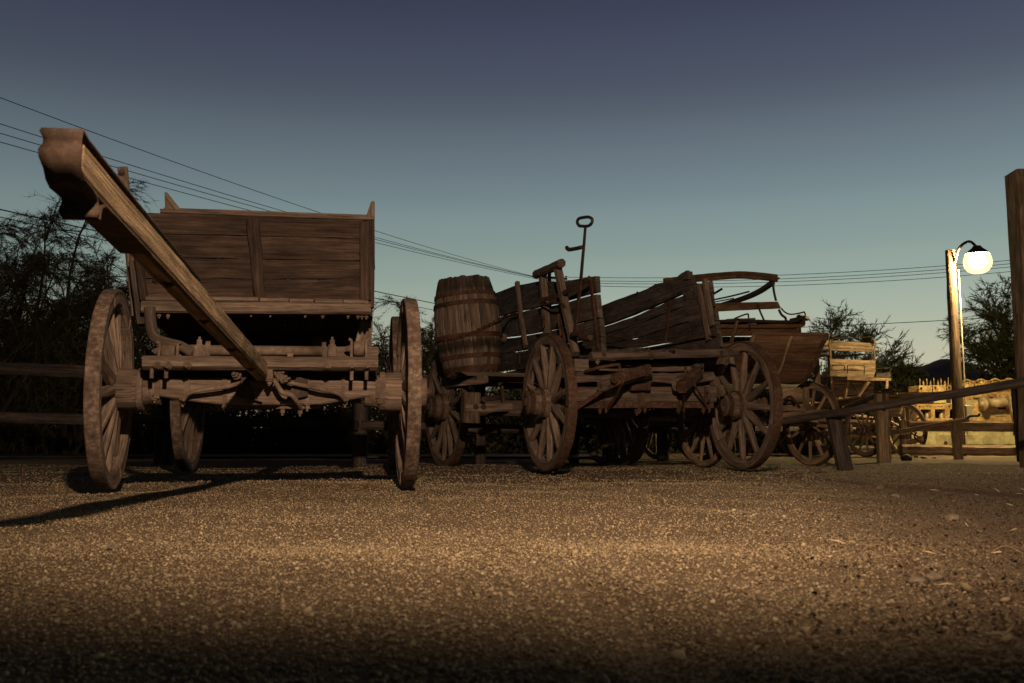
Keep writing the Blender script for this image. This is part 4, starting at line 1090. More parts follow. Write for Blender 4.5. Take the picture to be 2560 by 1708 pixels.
mb = MB(); tube(mb, smooth_path([F2.U(1352, 762, NU - .13), F2.U(1400, 758, NU - .15), F2.U(1412, 766, NU - .16)], 4), .012, 6); mb.build('iron_tie', 'rust_dark', W2)
nside([(1475, 694), (1486, 790), (1494, 878)], .05, .012, 'iron_strap', 'rust_dark', NU - .02)
for pts in (((1358, 790), (1360, 812), (1352, 824), (1344, 818)), ((1396, 786), (1398, 815), (1402, 836), (1394, 842))):
    mb = MB(); tube(mb, smooth_path([F2.U(a, b_, NU - .12) for a, b_ in pts], 4), .013, 7); mb.build('hook', 'rust', W2)
mb = MB(); timber(mb, F2.U(1400, 790, NU - .05), F2.U(1412, 858, NU - .05), .03, .07, up=(0, 1, 0), seg=4); mb.build('hook_plate', 'rust', W2)
mb = MB(); lathe(mb, F2.U(1262, 846, NU - .02), Vector((-.75, -.2, .12)), [(0, .05), (.16, .052), (.2, .035)], 12); mb.build('spindle_stub', 'wood_grey', W2)
nside([(1296, 880), (1299, 912)], .03, .012, 'iron_strap', 'rust_dark', NU - .03)
# outrigger platform that carries the barrel
pf = [at(1128, 943, 9.55), at(1296, 936, 9.55)]
zp = .905
pu0 = F2.loc(at(1120, 940, 10.2)).x
for i in range(4):
    vv = 1.15 + i * .24
    mb = MB(); board(mb, (pu0 - .12 + rj(.05), vv, zp), (NU + .1, vv, zp), (NU + .1, vv, zp - .035), (pu0 - .12 + rj(.03), vv, zp - .035), Dv(.23), seg=6, jit=.004); mb.build('platform_plank', 'wood_grey', W2)
mb = MB(); timber(mb, (pu0 + .02, 1.05, zp - .075), (pu0 + .02, 2.25, zp - .075), .11, .07, seg=6, jit=.004); mb.build('platform_bearer', 'wood_grey', W2)
mb = MB(); slab(mb, [F2.V(1140, 966, 1.0), F2.V(1173, 948, 1.0), F2.V(1213, 948, 1.0), F2.V(1213, 960, 1.0), F2.V(1180, 962, 1.0)], Dv(.12)); mb.build('step_bracket', 'wood_grey', W2, .004)
mb = MB(); timber(mb, F2.V(1178, 982, 1.05), F2.V(1176, 1058, 1.05), .16, .14, up=(0, 1, 0), seg=4, jit=.005); mb.build('hanging_block', 'wood_grey', W2)
mb = MB(); timber(mb, F2.V(1162, 1021, 1.0), F2.V(1280, 1018, 1.0), .05, .075, seg=5, jit=.003); hb_ = mb.build('step_bar', 'wood_grey', W2)
for px in (1190, 1209): bolt(hb_, F2.V(px, 1017, .97), (0, -1, 0), .016, .02, 'iron_dark')
mb = MB(); timber(mb, F2.V(1210, 998, 1.3), F2.V(1270, 992, 1.6), .05, .05); mb.build('brake_beam', 'wood_fence', W2)
mb = MB(); timber(mb, F2.V(1254, 966, 1.3), F2.V(1258, 1008, 1.3), .03, .06, up=(0, 1, 0)); mb.build('brake_hanger', 'rust', W2)

# ------------------------------------------------------------------ barrel and the chain round it
bc = at(1181, 938, 9.75)
BF = Frame(bc.x, bc.y, 0)
tilt = Matrix.Rotation(rad(-5.5), 3, 'Y')
barrel = thing('barrel', BF, 'tall weathered oak barrel with rusty hoops, chained on the open-ended wagon', 'barrel')
barrel.location.z = zp
bax = tilt @ Vector((0, 0, 1)); BH = 1.0
def br(t): return .262 + .078 * (1 - (2 * t - 1) ** 2)          # radius along the stave
e1, e2 = ortho(bax, (0, 1, 0))
NS = 22
for k in range(NS):
    a0, a1 = 2 * math.pi * k / NS + .006, 2 * math.pi * (k + 1) / NS - .006
    vs, gs, fs = [], [], []; top = 1.0 + random.choice([0, -.005, .005, -.008, .003, -.012]); off = random.uniform(0, 9); ro = rj(.002)
    if k in (3, 4): top -= .018
    n = 12
    for i in range(n + 1):
        t = i / n * top
        for a, dr in ((a0, 0), ((a0 + a1) / 2, .0025), (a1, 0), (a1, -.025), (a0, -.025)):
            r = br(t) + dr + ro; q = bax * (t * BH) + (e1 * math.cos(a) + e2 * math.sin(a)) * r
            if i == n: q += bax * rj(.007)
            vs.append(q); gs.append((t, a * .3 + off, off))
    for i in range(n):
        for q in range(5):
            b0, b1 = i * 5 + q, i * 5 + (q + 1) % 5
            fs.append((b0, b1, b1 + 5, b0 + 5))
    fs.append((4, 3, 2, 1, 0)); fs.append(tuple(n * 5 + q for q in range(5)))
    mb = MB(); mb.add(vs, fs, gs); mb.build('stave', 'wood_stave', barrel)
for t, w in ((.035, .055), (.165, .045), (.37, .045), (.70, .045), (.80, .04)):
    mb = MB(); N = 44; vs, fs, gs = [], [], []
    for k in range(N):
        a = 2 * math.pi * k / N
        for tt2, dr in ((t, .001), (t, .010), (t + w, .010), (t + w, .001)):
            vs.append(bax * (tt2 * BH) + (e1 * math.cos(a) + e2 * math.sin(a)) * (br(tt2) + dr + rj(.0008))); gs.append((a, tt2, 0))
    for k in range(N):
        j = (k + 1) % N
        for q in range(4): fs.append((k * 4 + q, k * 4 + (q + 1) % 4, j * 4 + (q + 1) % 4, j * 4 + q))
    mb.add(vs, fs, gs, False); mb.build('hoop', 'rust_dark', barrel)
mb = MB(); lathe(mb, bax * .93, bax, [(0, .24), (.02, .24)], 24, smooth=False); mb.build('head', 'wood_fence', barrel)
def on_barrel(px, py, lift):
    """point on the barrel skin seen at a pixel"""
    o = BF.loc(CAMP) - Vector((0, 0, zp)); d = ray(px, py).normalized()
    t = 8.5
    for _ in range(400):
        q = o + d * t; h_ = q.dot(bax); r_ = (q - bax * h_).length
        if r_ < br(min(max(h_ / BH, 0), 1)) + lift: return q
        t += .005
    return None
a, b_ = on_barrel(1098, 707, .012), on_barrel(1114, 768, .012)
if a and b_:
    mb = MB(); timber(mb, a, b_, .014, .055, up=(0, 1, 0), seg=5, jit=.001); mb.build('loose_hasp', 'rust_dark', barrel)
mb = MB(); lathe(mb, on_barrel(1096, 813, -.004), (-.5, -1, 0), [(0, .02), (.006, .02)], 12); mb.build('bung_hole', 'iron_dark', barrel)
# chain: individual links lying round the staves, on to the wagon stake
path = [Vector(BF.o) + Vector((0, 0, zp)) + q for q in (on_barrel(x, y, .016) for x, y in ((1089, 853), (1105, 850), (1130, 847), (1160, 840), (1190, 828), (1215, 817), (1235, 807), (1246, 801))) if q is not None]
path += [F2.R @ F2.U(1270, 790, NU - .12) + F2.o, F2.R @ F2.U(1298, 782, NU - .07) + F2.o]
path = smooth_path(path, 8)
chain = thing('chain', Frame(path[0].x, path[0].y, 0), 'rusty chain slung round the barrel and hooked to a wagon stake', 'chain')
dist = [0]
for a, b_ in zip(path[:-1], path[1:]): dist.append(dist[-1] + (b_ - a).length)
step = .034; n = int(dist[-1] / step)
def along(s):
    for i in range(len(dist) - 1):
        if dist[i + 1] >= s: return path[i].lerp(path[i + 1], (s - dist[i]) / max(dist[i + 1] - dist[i], 1e-6)), (path[i + 1] - path[i]).normalized()
    return path[-1], (path[-1] - path[-2]).normalized()
for k in range(n):
    c, d = along((k + .5) * step); c = c - chain.location
    s, u = ortho(d, (0, -.4, 1)); w = s if k % 2 else u
    pts = [c + d * (.027 * math.cos(t)) + w * (.015 * math.sin(t)) for t in np.linspace(0, 2 * math.pi, 11)[:-1]]
    mb = MB(); tube(mb, pts, .0065, 5, closed=True); mb.build('link', 'rust_dark', chain)

# ================================================================== coach with a canopy bow, behind the middle wagon
F3 = Frame(2.126, 12.0, 18)
W3 = thing('passenger_coach', F3, 'dark open coach with bowed canopy rail, rear of the open-ended wagon', 'wagon')
f = lambda px, py, v: F3.V(px, py, v)
kw3 = dict(n_sp=12, tread=.055, depth=.055, hub_r=.085, hub_l=.24, spoke_w=.045, tyre_m='rust')
for u in (-.72, .72):
    wheel(W3, (u, 0, .44), .46, 0, side=-1 if u < 0 else 1, wood_m='wood_coach', **kw3)
    wheel(W3, (u, 2.2, .54), .56, 0, side=-1 if u < 0 else 1, wood_m='wood_coach', **kw3)
for v, z in ((0, .46), (2.2, .55)):
    mb = MB(); timber(mb, (-.72, v, z), (.72, v, z), .08, .09); mb.build('axle', 'wood_fence', W3)
mb = MB(); timber(mb, (0, -.1, .55), (0, 2.3, .62), .09, .09); mb.build('reach_pole', 'wood_fence', W3)
for v in (0, 2.2):
    mb = MB(); timber(mb, (-.6, v, .70), (.6, v, .70), .1, .1); mb.build('bolster', 'wood_fence', W3)
def tim(parent, name, p0, p1, v0, v1, w, h, mat, up=(0, 0, 1), F_=None, **k):
    F_ = F_ or F3
    mb = MB(); timber(mb, F_.V(*p0, v0), F_.V(*p1, v1), w, h, up=up, **k); return mb.build(name, mat, parent)
def rod(parent, name, pts, v, r, mat, F_=None, n=5):
    F_ = F_ or F3
    vs = v if isinstance(v, (list, tuple)) else [v] * len(pts)
    mb = MB(); tube(mb, smooth_path([F_.V(*p, q) for p, q in zip(pts, vs)], n), r, 7); return mb.build(name, mat, parent)
# canopy: bowed rail in three laminations, slanting side rail, iron stanchions
arc = [(1660, 708), (1735, 699), (1800, 693), (1850, 690), (1900, 693), (1942, 698)]
P = smooth_path([f(*p, .0) for p in arc], 4)
for dz, w in ((.035, .05), (-.01, .06)):
    mb = MB()
    for a, b_ in zip(P[:-1], P[1:]): timber(mb, a + Vector((0, 0, dz)), b_ + Vector((0, 0, dz)), w, .048, seg=1, jit=.001)
    mb.build('canopy_bow', 'wood_panel', W3)
tim(W3, 'splinter', (1932, 693), (1947, 695), -.02, -.02, .03, .015, 'wood_panel'); tim(W3, 'splinter', (1930, 703), (1948, 696), .02, .02, .03, .02, 'wood_panel')
P = smooth_path([f(1931, 707, .02), f(1900, 728, .5), f(1860, 746, 1.0), f(1805, 763, 1.6)], 4); mb = MB()
for a, b_ in zip(P[:-1], P[1:]): timber(mb, a, b_, .07, .065, seg=1, jit=.001)
mb.build('canopy_side_rail', 'iron_dark', W3)
rod(W3, 'canopy_stay', [(1783, 750), (1830, 740), (1873, 729)], [1.4, .9, .6], .012, 'iron_dark'); rod(W3, 'canopy_stay', [(1783, 756), (1834, 746)], [1.4, 1.0], .009, 'iron_dark')
tim(W3, 'loose_slat', (1779, 738), (1806, 722), 1.0, .9, .02, .03, 'iron_dark')
rod(W3, 'stanchion', [(1932, 706), (1935, 730), (1940, 752)], [.0, .02, .05], .016, 'rust'); rod(W3, 'stanchion', [(1947, 774), (1954, 787), (1964, 796), (1964, 808)], [.05, .05, .04, .02], .017, 'rust')
rod(W3, 'stanchion', [(1893, 757), (1900, 778), (1911, 803)], .03, .013, 'rust')
mb = MB(); board(mb, f(1700, 760, .08), f(1945, 754, .08), f(1953, 771, .08), f(1700, 783, .08), Dv(.03), seg=12, jit=.002); mb.build('seat_back', 'wood_panel', W3)
rod(W3, 'arm_rail', [(1953, 771), (1963, 781), (1976, 786), (1995, 784), (2011, 780)], [.05, 0, -.1, -.2, -.3], .010, 'iron_dark'); rod(W3, 'arm_rail', [(2011, 780), (2014, 789)], -.3, .010, 'iron_dark')
rod(W3, 'seat_rail', [(1836, 797), (1850, 791), (1868, 785), (1871, 790), (1873, 812), (1875, 824)], -.25, .011, 'iron_dark', n=3)
# seat pan with its upturned end, seat riser
P = smooth_path([f(1700, 808, -.1), f(1850, 806, -.1), f(1960, 808, -.15), f(1998, 799, -.2), f(2012, 792, -.25)], 3); mb = MB()
for a, b_ in zip(P[:-1], P[1:]): timber(mb, a, b_, .36, .045, seg=1, jit=.001)
mb.build('seat', 'iron_dark', W3)
mb = MB(); slab(mb, [f(2008, 790, -.28), f(2014, 789, -.28), f(2014, 810, -.28), f(2007, 808, -.28)], Dv(.3)); mb.build('seat_end', 'rust', W3)
for y0, y1, x1 in ((811, 816, 2014), (816, 820, 2008)):
    mb = MB(); board(mb, f(1720, y0 + 1, -.22), f(x1, y0 - 1, -.22), f(x1, y1 - 1, -.22), f(1720, y1 + 1, -.22), Dv(.3), seg=10, jit=.003); mb.build('seat_plank', 'wood_panel', W3)
mb = MB(); board(mb, f(1740, 820, -.15), f(1999, 816, -.15), f(1999, 836, -.15), f(1740, 842, -.15), Dv(.05), seg=10, jit=.002); mb.build('seat_riser', 'wood_panel', W3)
tim(W3, 'riser_post', (1996, 817), (1997, 860), -.17, -.17, .06, .05, 'wood_panel', up=(0, 1, 0))
tim(W3, 'leaning_slat', (1842, 803), (1828, 856), -.32, -.35, .03, .055, 'wood_coach', up=(0, 1, 0))
for i, (y0, y1) in enumerate(((842, 875), (877, 912), (914, 950))):
    mb = MB(); board(mb, f(1700, y0, .3), f(1990, y0, .3), f(1990, y1, .3), f(1700, y1, .3), Dv(.03), seg=8, jit=.003); mb.build('front_board', 'wood_fence', W3)
for u in (-.62, .62):
    for i in range(3):
        mb = MB(); board(mb, (u, .3, 1.55 - i * .24), (u, 2.6, 1.55 - i * .24), (u, 2.6, 1.33 - i * .24), (u, .3, 1.33 - i * .24), (.03, 0, 0), seg=6); mb.build('side_board', 'wood_fence', W3)
mb = MB(); slab(mb, [(-.62, .3, .80), (.62, .3, .80), (.62, 2.6, .80), (-.62, 2.6, .80)], (0, 0, .03)); mb.build('floor', 'wood_fence', W3)
# heap of broken boards on the seat end
for k in range(9):
    a = f(1790 + k * 9, 800 + abs(k - 3) * 1.6, .1 - .03 * k); mb = MB()
    timber(mb, a, a + Vector((.22 + rj(.1), rj(.25), -.02 + rj(.05))), .06, .025, seg=3, jit=.004); mb.build('broken_board', 'wood_coach', W3)

# ================================================================== wagon with the curved front panel
F4 = Frame(2.52, 9.84, 23)
W4 = thing('curved_front_wagon', F4, 'brown wagon with a tall curved ribbed front panel and small front wheels', 'wagon')
f = lambda px, py, v: F4.V(px, py, v)
kw4 = dict(n_sp=12, tread=.05, depth=.055, hub_r=.08, hub_l=.24, spoke_w=.042, tyre_m='rust')
for u in (-.67, .67): wheel(W4, (u, 0, .43), .44, 0, side=-1 if u < 0 else 1, wood_m='wood_coach', **kw4)
for u in (-.67, .67): wheel(W4, (u, 2.1, .52), .54, 0, side=-1 if u < 0 else 1, wood_m='wood_coach', **kw4)
for v, z in ((0, .45), (2.1, .53)):
    mb = MB(); timber(mb, (-.67, v, z), (.67, v, z), .08, .09, seg=8); mb.build('axle', 'wood_coach', W4)
    mb = MB(); timber(mb, (-.55, v, z + .16), (.55, v, z + .16), .10, .10, seg=8); mb.build('bolster', 'wood_coach', W4)
mb = MB(); timber(mb, (0, -.1, .55), (0, 2.2, .58), .08, .09); mb.build('reach_pole', 'wood_coach', W4)
Redge = [(2067, 836, -.62), (2057, 855, -.60), (2046, 880, -.55), (2034, 912, -.46), (2020, 938, -.36), (2004, 957, -.25)]
Ledge = [(1884, 834, -.62), (1876, 855, -.60), (1870, 880, -.55), (1862, 912, -.46), (1852, 940, -.36), (1844, 962, -.25)]
Rp = smooth_path([f(*p) for p in Redge], 3); Lp = smooth_path([f(*p) for p in Ledge], 3)
def curved(i0, i1):
    mb = MB(); vs, gs, fs = [], [], []; m_ = 8; ro = random.uniform(0, 9)
    for i in range(i0, i1 + 1):
        for k in range(m_ + 1):
            p = Lp[i].lerp(Rp[i], k / m_); vs.append(p); gs.append((k / m_ * .8 + ro, i * .04 + ro, 0))
    nr = i1 - i0 + 1; base = len(vs)
    vs += [v + Vector((0, .022, .004)) for v in vs]; gs += gs
    for i in range(nr - 1):
        for k in range(m_):
            a = i * (m_ + 1) + k
            fs += [(a, a + 1, a + m_ + 2, a + m_ + 1), (base + a, base + a + m_ + 1, base + a + m_ + 2, base + a + 1)]
    for i in range(nr - 1):
        for k in (0, m_):
            a = i * (m_ + 1) + k; fs.append((a, a + m_ + 1, base + a + m_ + 1, base + a))
    for i in (0, nr - 1):
        for k in range(m_):
            a = i * (m_ + 1) + k; fs.append((a, base + a, base + a + 1, a + 1))
    mb.add(vs, fs, gs); return mb
nP = len(Rp) - 1
curved(0, 5).build('panel_board', 'wood_panel', W4, .004); curved(5, 11).build('panel_board', 'wood_panel', W4, .004); curved(11, nP).build('panel_board', 'wood_panel', W4, .004)
for t, r in ((1.0, .022), (.52, .016), (.02, .018)):
    mb = MB(); tube(mb, [Lp[i].lerp(Rp[i], t) + Vector((0, -.012, 0)) for i in range(1 if t < 1 else 0, nP + 1)], r, 7); rb_ = mb.build('rib', 'wood_coach' if t < 1 else 'rust', W4)
    if t == 1:
        for i in (3, 6, 10): bolt(rb_, Rp[i] + Vector((0, -.03, 0)), (0, -1, 0), .011, .012, 'iron_dark')
mb = MB(); tube(mb, [Lp[0].lerp(Rp[0], k / 6) for k in range(7)], .016, 6); mb.build('top_lip', 'wood_panel', W4)
# body sides, floor, underframe
Fl = .93
for u in (-.38, .46):
    for i in range(3):
        z = 1.24 - i * .11
        mb = MB(); board(mb, (u, -.1, z), (u, 2.4, z), (u, 2.4, z - .105), (u, -.1, z - .105), (.025, 0, 0), seg=6); mb.build('side_board', 'wood_panel', W4)
mb = MB(); slab(mb, [(-.38, -.3, Fl - .03), (.48, -.3, Fl - .03), (.48, 2.4, Fl - .03), (-.38, 2.4, Fl - .03)], (0, 0, .03)); mb.build('floor', 'wood_coach', W4)
def t4(name, p0, p1, v0, v1, w, h, mat='wood_coach', up=(0, 0, 1), **k): return tim(W4, name, p0, p1, v0, v1, w, h, mat, up, F4, **k)
mb = MB(); board(mb, f(1958, 970, -.05), f(2020, 968, -.05), f(2020, 1000, -.05), f(1958, 1003, -.05), Dv(.03), seg=5); mb.build('front_board', 'wood_coach', W4)
t4('underframe_bar', (1954, 1005), (2025, 1000), -.08, -.08, .06, .045); t4('upright', (2014, 968), (2016, 1020), -.12, -.12, .05, .06, up=(0, 1, 0)); t4('upright', (2040, 900), (2042, 960), .1, .1, .06, .06, up=(0, 1, 0))
t4('underframe_bar', (1958, 1023), (2030, 1021), -.15, -.15, .08, .05); t4('underframe_bar', (1950, 1040), (2062, 1030), -.2, -.25, .08, .06); t4('underframe_bar', (1955, 1052), (2060, 1050), -.12, -.12, .08, .05)
rod(W4, 'step_iron', [(1960, 1000), (1975, 992), (1984, 1000), (1998, 1016)], -.25, .014, 'iron_dark', F4)
for pts in (((2008, 1055), (2018, 1048), (2030, 1052)), ((1966, 1050), (1972, 1060), (1966, 1072), (1972, 1082))):
    rod(W4, 'draw_iron', pts, -.3, .012, 'iron_dark', F4)
# tongue propped up, running out to the right and toward the camera
ta, tb = F4.loc(at(1955, 1054, 9.45)), F4.loc(at(2585, 953, 7.25))
mb = MB(); timber(mb, ta, tb, .065, .066, seg=20, jit=.004, ch=.2, h1=.07); mb.build('tongue', 'wood_fence', W4)
t4('doubletree', (2005, 1036), (2040, 1060), -.45, -.45, .05, .06)

# leaning prop under that tongue
pb, pt_ = at(2114, 1166, 9.0), at(2082, 1036, 9.05)
lp = thing('leaning_prop', Frame(pb.x, pb.y, 0), 'dark leaning timber propping the nearest long tongue', 'prop')
mb = MB(); timber(mb, (0, 0, -.03), Vector(pt_) - lp.location, .13, .10, up=(0, 1, 0), seg=6, jit=.005); mb.build('prop_timber', 'wood_fence', lp)

# ================================================================== mail coach lit by the lamp
c5 = at(2128, 1098, 19.0)
F5 = Frame(c5.x, 19.0, 14)
W5 = thing('mail_coach', F5, 'pale wooden mail coach with curved top boards and footboard, lit yellow by the lamp', 'wagon')
f = lambda px, py, v: F5.V(px, py, v)
def bd5(name, x0, y0, x1, y1, x2, y2, x3, y3, v, th=.03, mat='wood_coach', v2=None, seg=8):
    mb = MB(); v2 = v if v2 is None else v2
    board(mb, f(x0, y0, v), f(x1, y1, v), f(x2, y2, v2), f(x3, y3, v2), Dv(th), seg=seg, jit=.003); return mb.build(name, mat, W5)
bd5('top_board', 2080, 852, 2178, 858, 2182, 866, 2076, 862, .45, v2=.35); bd5('top_board', 2076, 863, 2182, 867, 2184, 873, 2076, 870, .35, v2=.3); bd5('top_board', 2076, 871, 2184, 874, 2182, 880, 2079, 876, .3, v2=.27)
bd5('back_board', 2075, 897, 2188, 902, 2189, 927, 2077, 926, .28); bd5('seat_riser', 2079, 927, 2189, 928, 2184, 943, 2118, 941, .2, v2=0)
for x in (2076, 2186):
    rod(W5, 'corner_iron', [(x, 850), (x - 3 if x < 2100 else x + 2, 862), (x, 880), (x + 1, 930)], .3, .022, 'wood_coach', F5)
tim(W5, 'window_rail', (2082, 894), (2170, 885), .9, .9, .03, .035, 'wood_fence', F_=F5); tim(W5, 'window_post', (2138, 885), (2138, 898), .8, .8, .03, .03, 'wood_fence', up=(0, 1, 0), F_=F5)
bd5('side_slat', 2050, 853, 2076, 851, 2076, 860, 2052, 866, 1.2, mat='wood_coach', seg=3); bd5('side_slat', 2050, 868, 2076, 866, 2076, 874, 2050, 874, 1.2, seg=3); bd5('side_slat', 2048, 884, 2076, 880, 2076, 890, 2048, 894, 1.2, mat='wood_fence', seg=3)
for pts in (((2080, 926), (2080, 915), (2083, 913), (2108, 913), (2111, 917), (2112, 926)), ((2118, 938), (2119, 918), (2122, 913), (2156, 914), (2161, 919), (2160, 942))):
    rod(W5, 'seat_rail', pts, .1, .010, 'iron_dark', F5, n=3)
rod(W5, 'roof_rail', [(2070, 836), (2078, 838), (2081, 860), (2080, 868), (2074, 874)], .4, .012, 'rust', F5); rod(W5, 'roof_rail', [(2084, 846), (2140, 845), (2176, 842), (2179, 846), (2179, 866)], .4, .009, 'iron_dark', F5, n=3)
rod(W5, 'footboard_rail', [(2189, 922), (2222, 920), (2227, 922), (2225, 930), (2229, 938)], -.35, .009, 'iron_dark', F5); 
mb = MB(); slab(mb, [f(2192, 931, -.2), f(2226, 931, -.2), f(2228, 945, -.2), f(2190, 943, -.2)], Dv(.03)); mb.build('dash_board', 'wood_fence', W5)
mb = MB(); board(mb, f(2116, 941, -.4), f(2230, 946, -.4), f(2230, 952, -.4), f(2116, 950, -.4), Dv(.5), seg=8, jit=.003); mb.build('footboard', 'wood_coach', W5)
bd5('boot_board', 2078, 928, 2117, 930, 2118, 942, 2076, 941, -.1, .3, 'wood_coach', seg=3)
bd5('body_board', 2080, 944, 2185, 946, 2185, 962, 2081, 961, .1, .04, 'wood_coach'); bd5('body_board', 2081, 963, 2185, 964, 2183, 988, 2082, 988, .1, .04); bd5('body_board', 2082, 990, 2183, 990, 2180, 1012, 2083, 1010, .1, .04)
for s in (-.42, .36):
    for i in range(4):
        mb = MB(); board(mb, (s, .14, 1.45 - i * .2), (s, 1.9, 1.45 - i * .2), (s, 1.9, 1.26 - i * .2), (s, .14, 1.26 - i * .2), (.03, 0, 0), seg=4); mb.build('side_board', 'wood_fence', W5)
tim(W5, 'leg', (2121, 945), (2109, 1016), -.15, -.1, .05, .05, 'wood_coach', up=(0, 1, 0), F_=F5); tim(W5, 'brace', (2171, 954), (2133, 1012), -.35, -.1, .05, .06, 'wood_coach', up=(0, 1, 0), F_=F5)
tim(W5, 'leg', (2217, 950), (2216, 975), -.38, -.38, .05, .05, 'wood_coach', up=(0, 1, 0), F_=F5); tim(W5, 'corner_post', (2079, 940), (2081, 1016), .05, .05, .05, .05, 'wood_coach', up=(0, 1, 0), F_=F5)
rod(W5, 'stay_rod', [(2125, 955), (2140, 972), (2158, 991)], -.2, .010, 'iron_dark', F5)
for y, x0, x1, v in ((1052, 2090, 2200, -.2), (1061, 2120, 2200, -.1), (1040, 2130, 2200, 0), (1088, 2105, 2200, .1), (1074, 2108, 2150, .2)):
    tim(W5, 'underframe_bar', (x0, y), (x1, y + 3), v, v, .07, .06, 'wood_coach', F_=F5, seg=6, jit=.004)
mb = MB(); lathe(mb, f(2158, 1094, -.2), (0, 0, 1), [(0, .045), (.06, .03), (.08, .015)], 12); mb.build('bell', 'rust', W5)
rod(W5, 'draw_chain', [(2186, 1066), (2190, 1074), (2188, 1084), (2193, 1092)], -.2, .012, 'iron_dark', F5)
for u in (-.72, .72): wheel(W5, (u, .1, .45), .47, 0, side=-1 if u < 0 else 1, wood_m='wood_coach', **kw4)
for u in (-.72, .72): wheel(W5, (u, 1.9, .5), .52, 0, side=-1 if u < 0 else 1, wood_m='wood_coach', **kw4)
for v, z in ((.1, .46), (1.9, .5)):
    mb = MB(); timber(mb, (-.72, v, z), (.72, v, z), .08, .09); mb.build('axle', 'wood_coach', W5)
ta, tb = F5.loc(at(2095, 1030, 17.6)), F5.loc(at(2216, 978, 12.15))
mb = MB(); timber(mb, ta, tb, .06, .06, seg=6, jit=.003); mb.build('tongue', 'wood_fence', W5)
rg = [F5.loc(at(2216 + 22 * math.cos(a), 978 + 5 * math.sin(a), 12.15 + .1 * math.sin(a))) for a in np.linspace(0, 2 * math.pi, 13)[:-1]]
mb = MB(); tube(mb, rg, .012, 6, closed=True); mb.build('tongue_ring', 'rust', W5)

# ================================================================== buckboard at the right, its wheel beside the engine
c6 = at(2215, 1098, 15.6)
F6 = Frame(c6.x, 15.6, 24)
W6 = thing('buckboard', F6, 'low pale buckboard between the square post and the engine, one wheel showing', 'wagon')
f = lambda px, py, v: F6.V(px, py, v)
for u in (-.44, .44): wheel(W6, (u, 0, .42), .43, 0, side=-1 if u < 0 else 1, wood_m='wood_coach', **kw4)
for u in (-.44, .44): wheel(W6, (u, 1.7, .46), .48, 0, side=-1 if u < 0 else 1, wood_m='wood_coach', **kw4)
for v in (0, 1.7):
    mb = MB(); timber(mb, (-.44, v, .44), (.44, v, .44), .07, .07); mb.build('axle', 'wood_coach', W6)
for i in range(5):
    mb = MB(); u = -.42 + i * .17; board(mb, (u, -.5, 1.0), (u + .16, -.5, 1.0), (u + .16, -.5, .975), (u, -.5, .975), Vector((0, 2.6, -.18)), seg=3); mb.build('bed_plank', 'wood_coach', W6)
for v in (0, 1.7):
    mb = MB(); timber(mb, (-.36, v, .78), (.36, v, .78), .08, .3); mb.build('bolster', 'wood_coach', W6)
ta, tb = F6.loc(at(2222, 1084, 15.0)), F6.loc(at(2420, 1048, 13.7))
mb = MB(); timber(mb, ta, tb, .06, .065, seg=10, jit=.003, ch=.25); mb.build('tongue', 'wood_coach', W6)
hk = smooth_path([F6.loc(at(*p)) for p in ((2418, 1046, 13.7), (2425, 1041, 13.65), (2436, 1040, 13.6), (2446, 1040, 13.55), (2449, 1034, 13.55))], 4)
mb = MB(); tube(mb, hk, .016, 6); mb.build('tongue_hook', 'iron_dark', W6)
mb = MB(); timber(mb, F6.loc(at(2274, 1106, 14.6)), F6.loc(at(2306, 1096, 14.4)), .06, .07, seg=4); mb.build('whiffletree', 'wood_coach', W6)
mb = MB(); tube(mb, smooth_path([F6.loc(at(*p)) for p in ((2291, 1080, 14.5), (2286, 1092, 14.45), (2293, 1100, 14.4), (2303, 1108, 14.4))], 4), .014, 6); mb.build('draw_iron', 'rust', W6)
# prop and square post that carry the other two tongues
pb, pt_ = at(2397, 1144, 13.9), at(2386, 1050, 13.95)
o = thing('tilted_prop', Frame(pb.x, pb.y, 0), 'short tilted timber prop in front of the rusty engine', 'prop')
mb = MB(); timber(mb, (0, 0, -.03), Vector(pt_) - o.location, .115, .10, up=(0, 1, 0), seg=5, jit=.004); mb.build('prop_timber', 'wood_tan', o)
pb, pt_ = at(2210, 1151, 12.1), at(2208, 985, 12.1)
o = thing('square_post', Frame(pb.x, pb.y, 0), 'square upright post with an iron ring at its top, beside the mail coach', 'post')
mb = MB(); timber(mb, (0, 0, -.03), (0, 0, pt_.z), .145, .14, up=(0, 1, 0), seg=6, jit=.005); pp = mb.build('post_timber', 'wood_post', o)
mb = MB(); timber(mb, (-.005, -.082, .62), (0, -.082, .84), .045, .012, up=(0, 1, 0), seg=4); mb.build('chain_hanger', 'rust', o)

# ================================================================== rusty engine on its plinth
ce = at(2420, 1098, 19.6)
FE = Frame(ce.x, 19.6, 6)
E = thing('diesel_engine', FE, 'large rusty yellow engine block with open crank windows on a painted plinth', 'engine')
f = lambda px, py, v: FE.V(px, py, v)
def eb(name, x0, y0, x1, y1, v, d, mat='engine_rust', bev=.008, par=E):
    mb = MB(); slab(mb, [f(x0, y0, v), f(x1, y0, v), f(x1, y1, v), f(x0, y1, v)], Dv(d)); return mb.build(name, mat, par, bev)
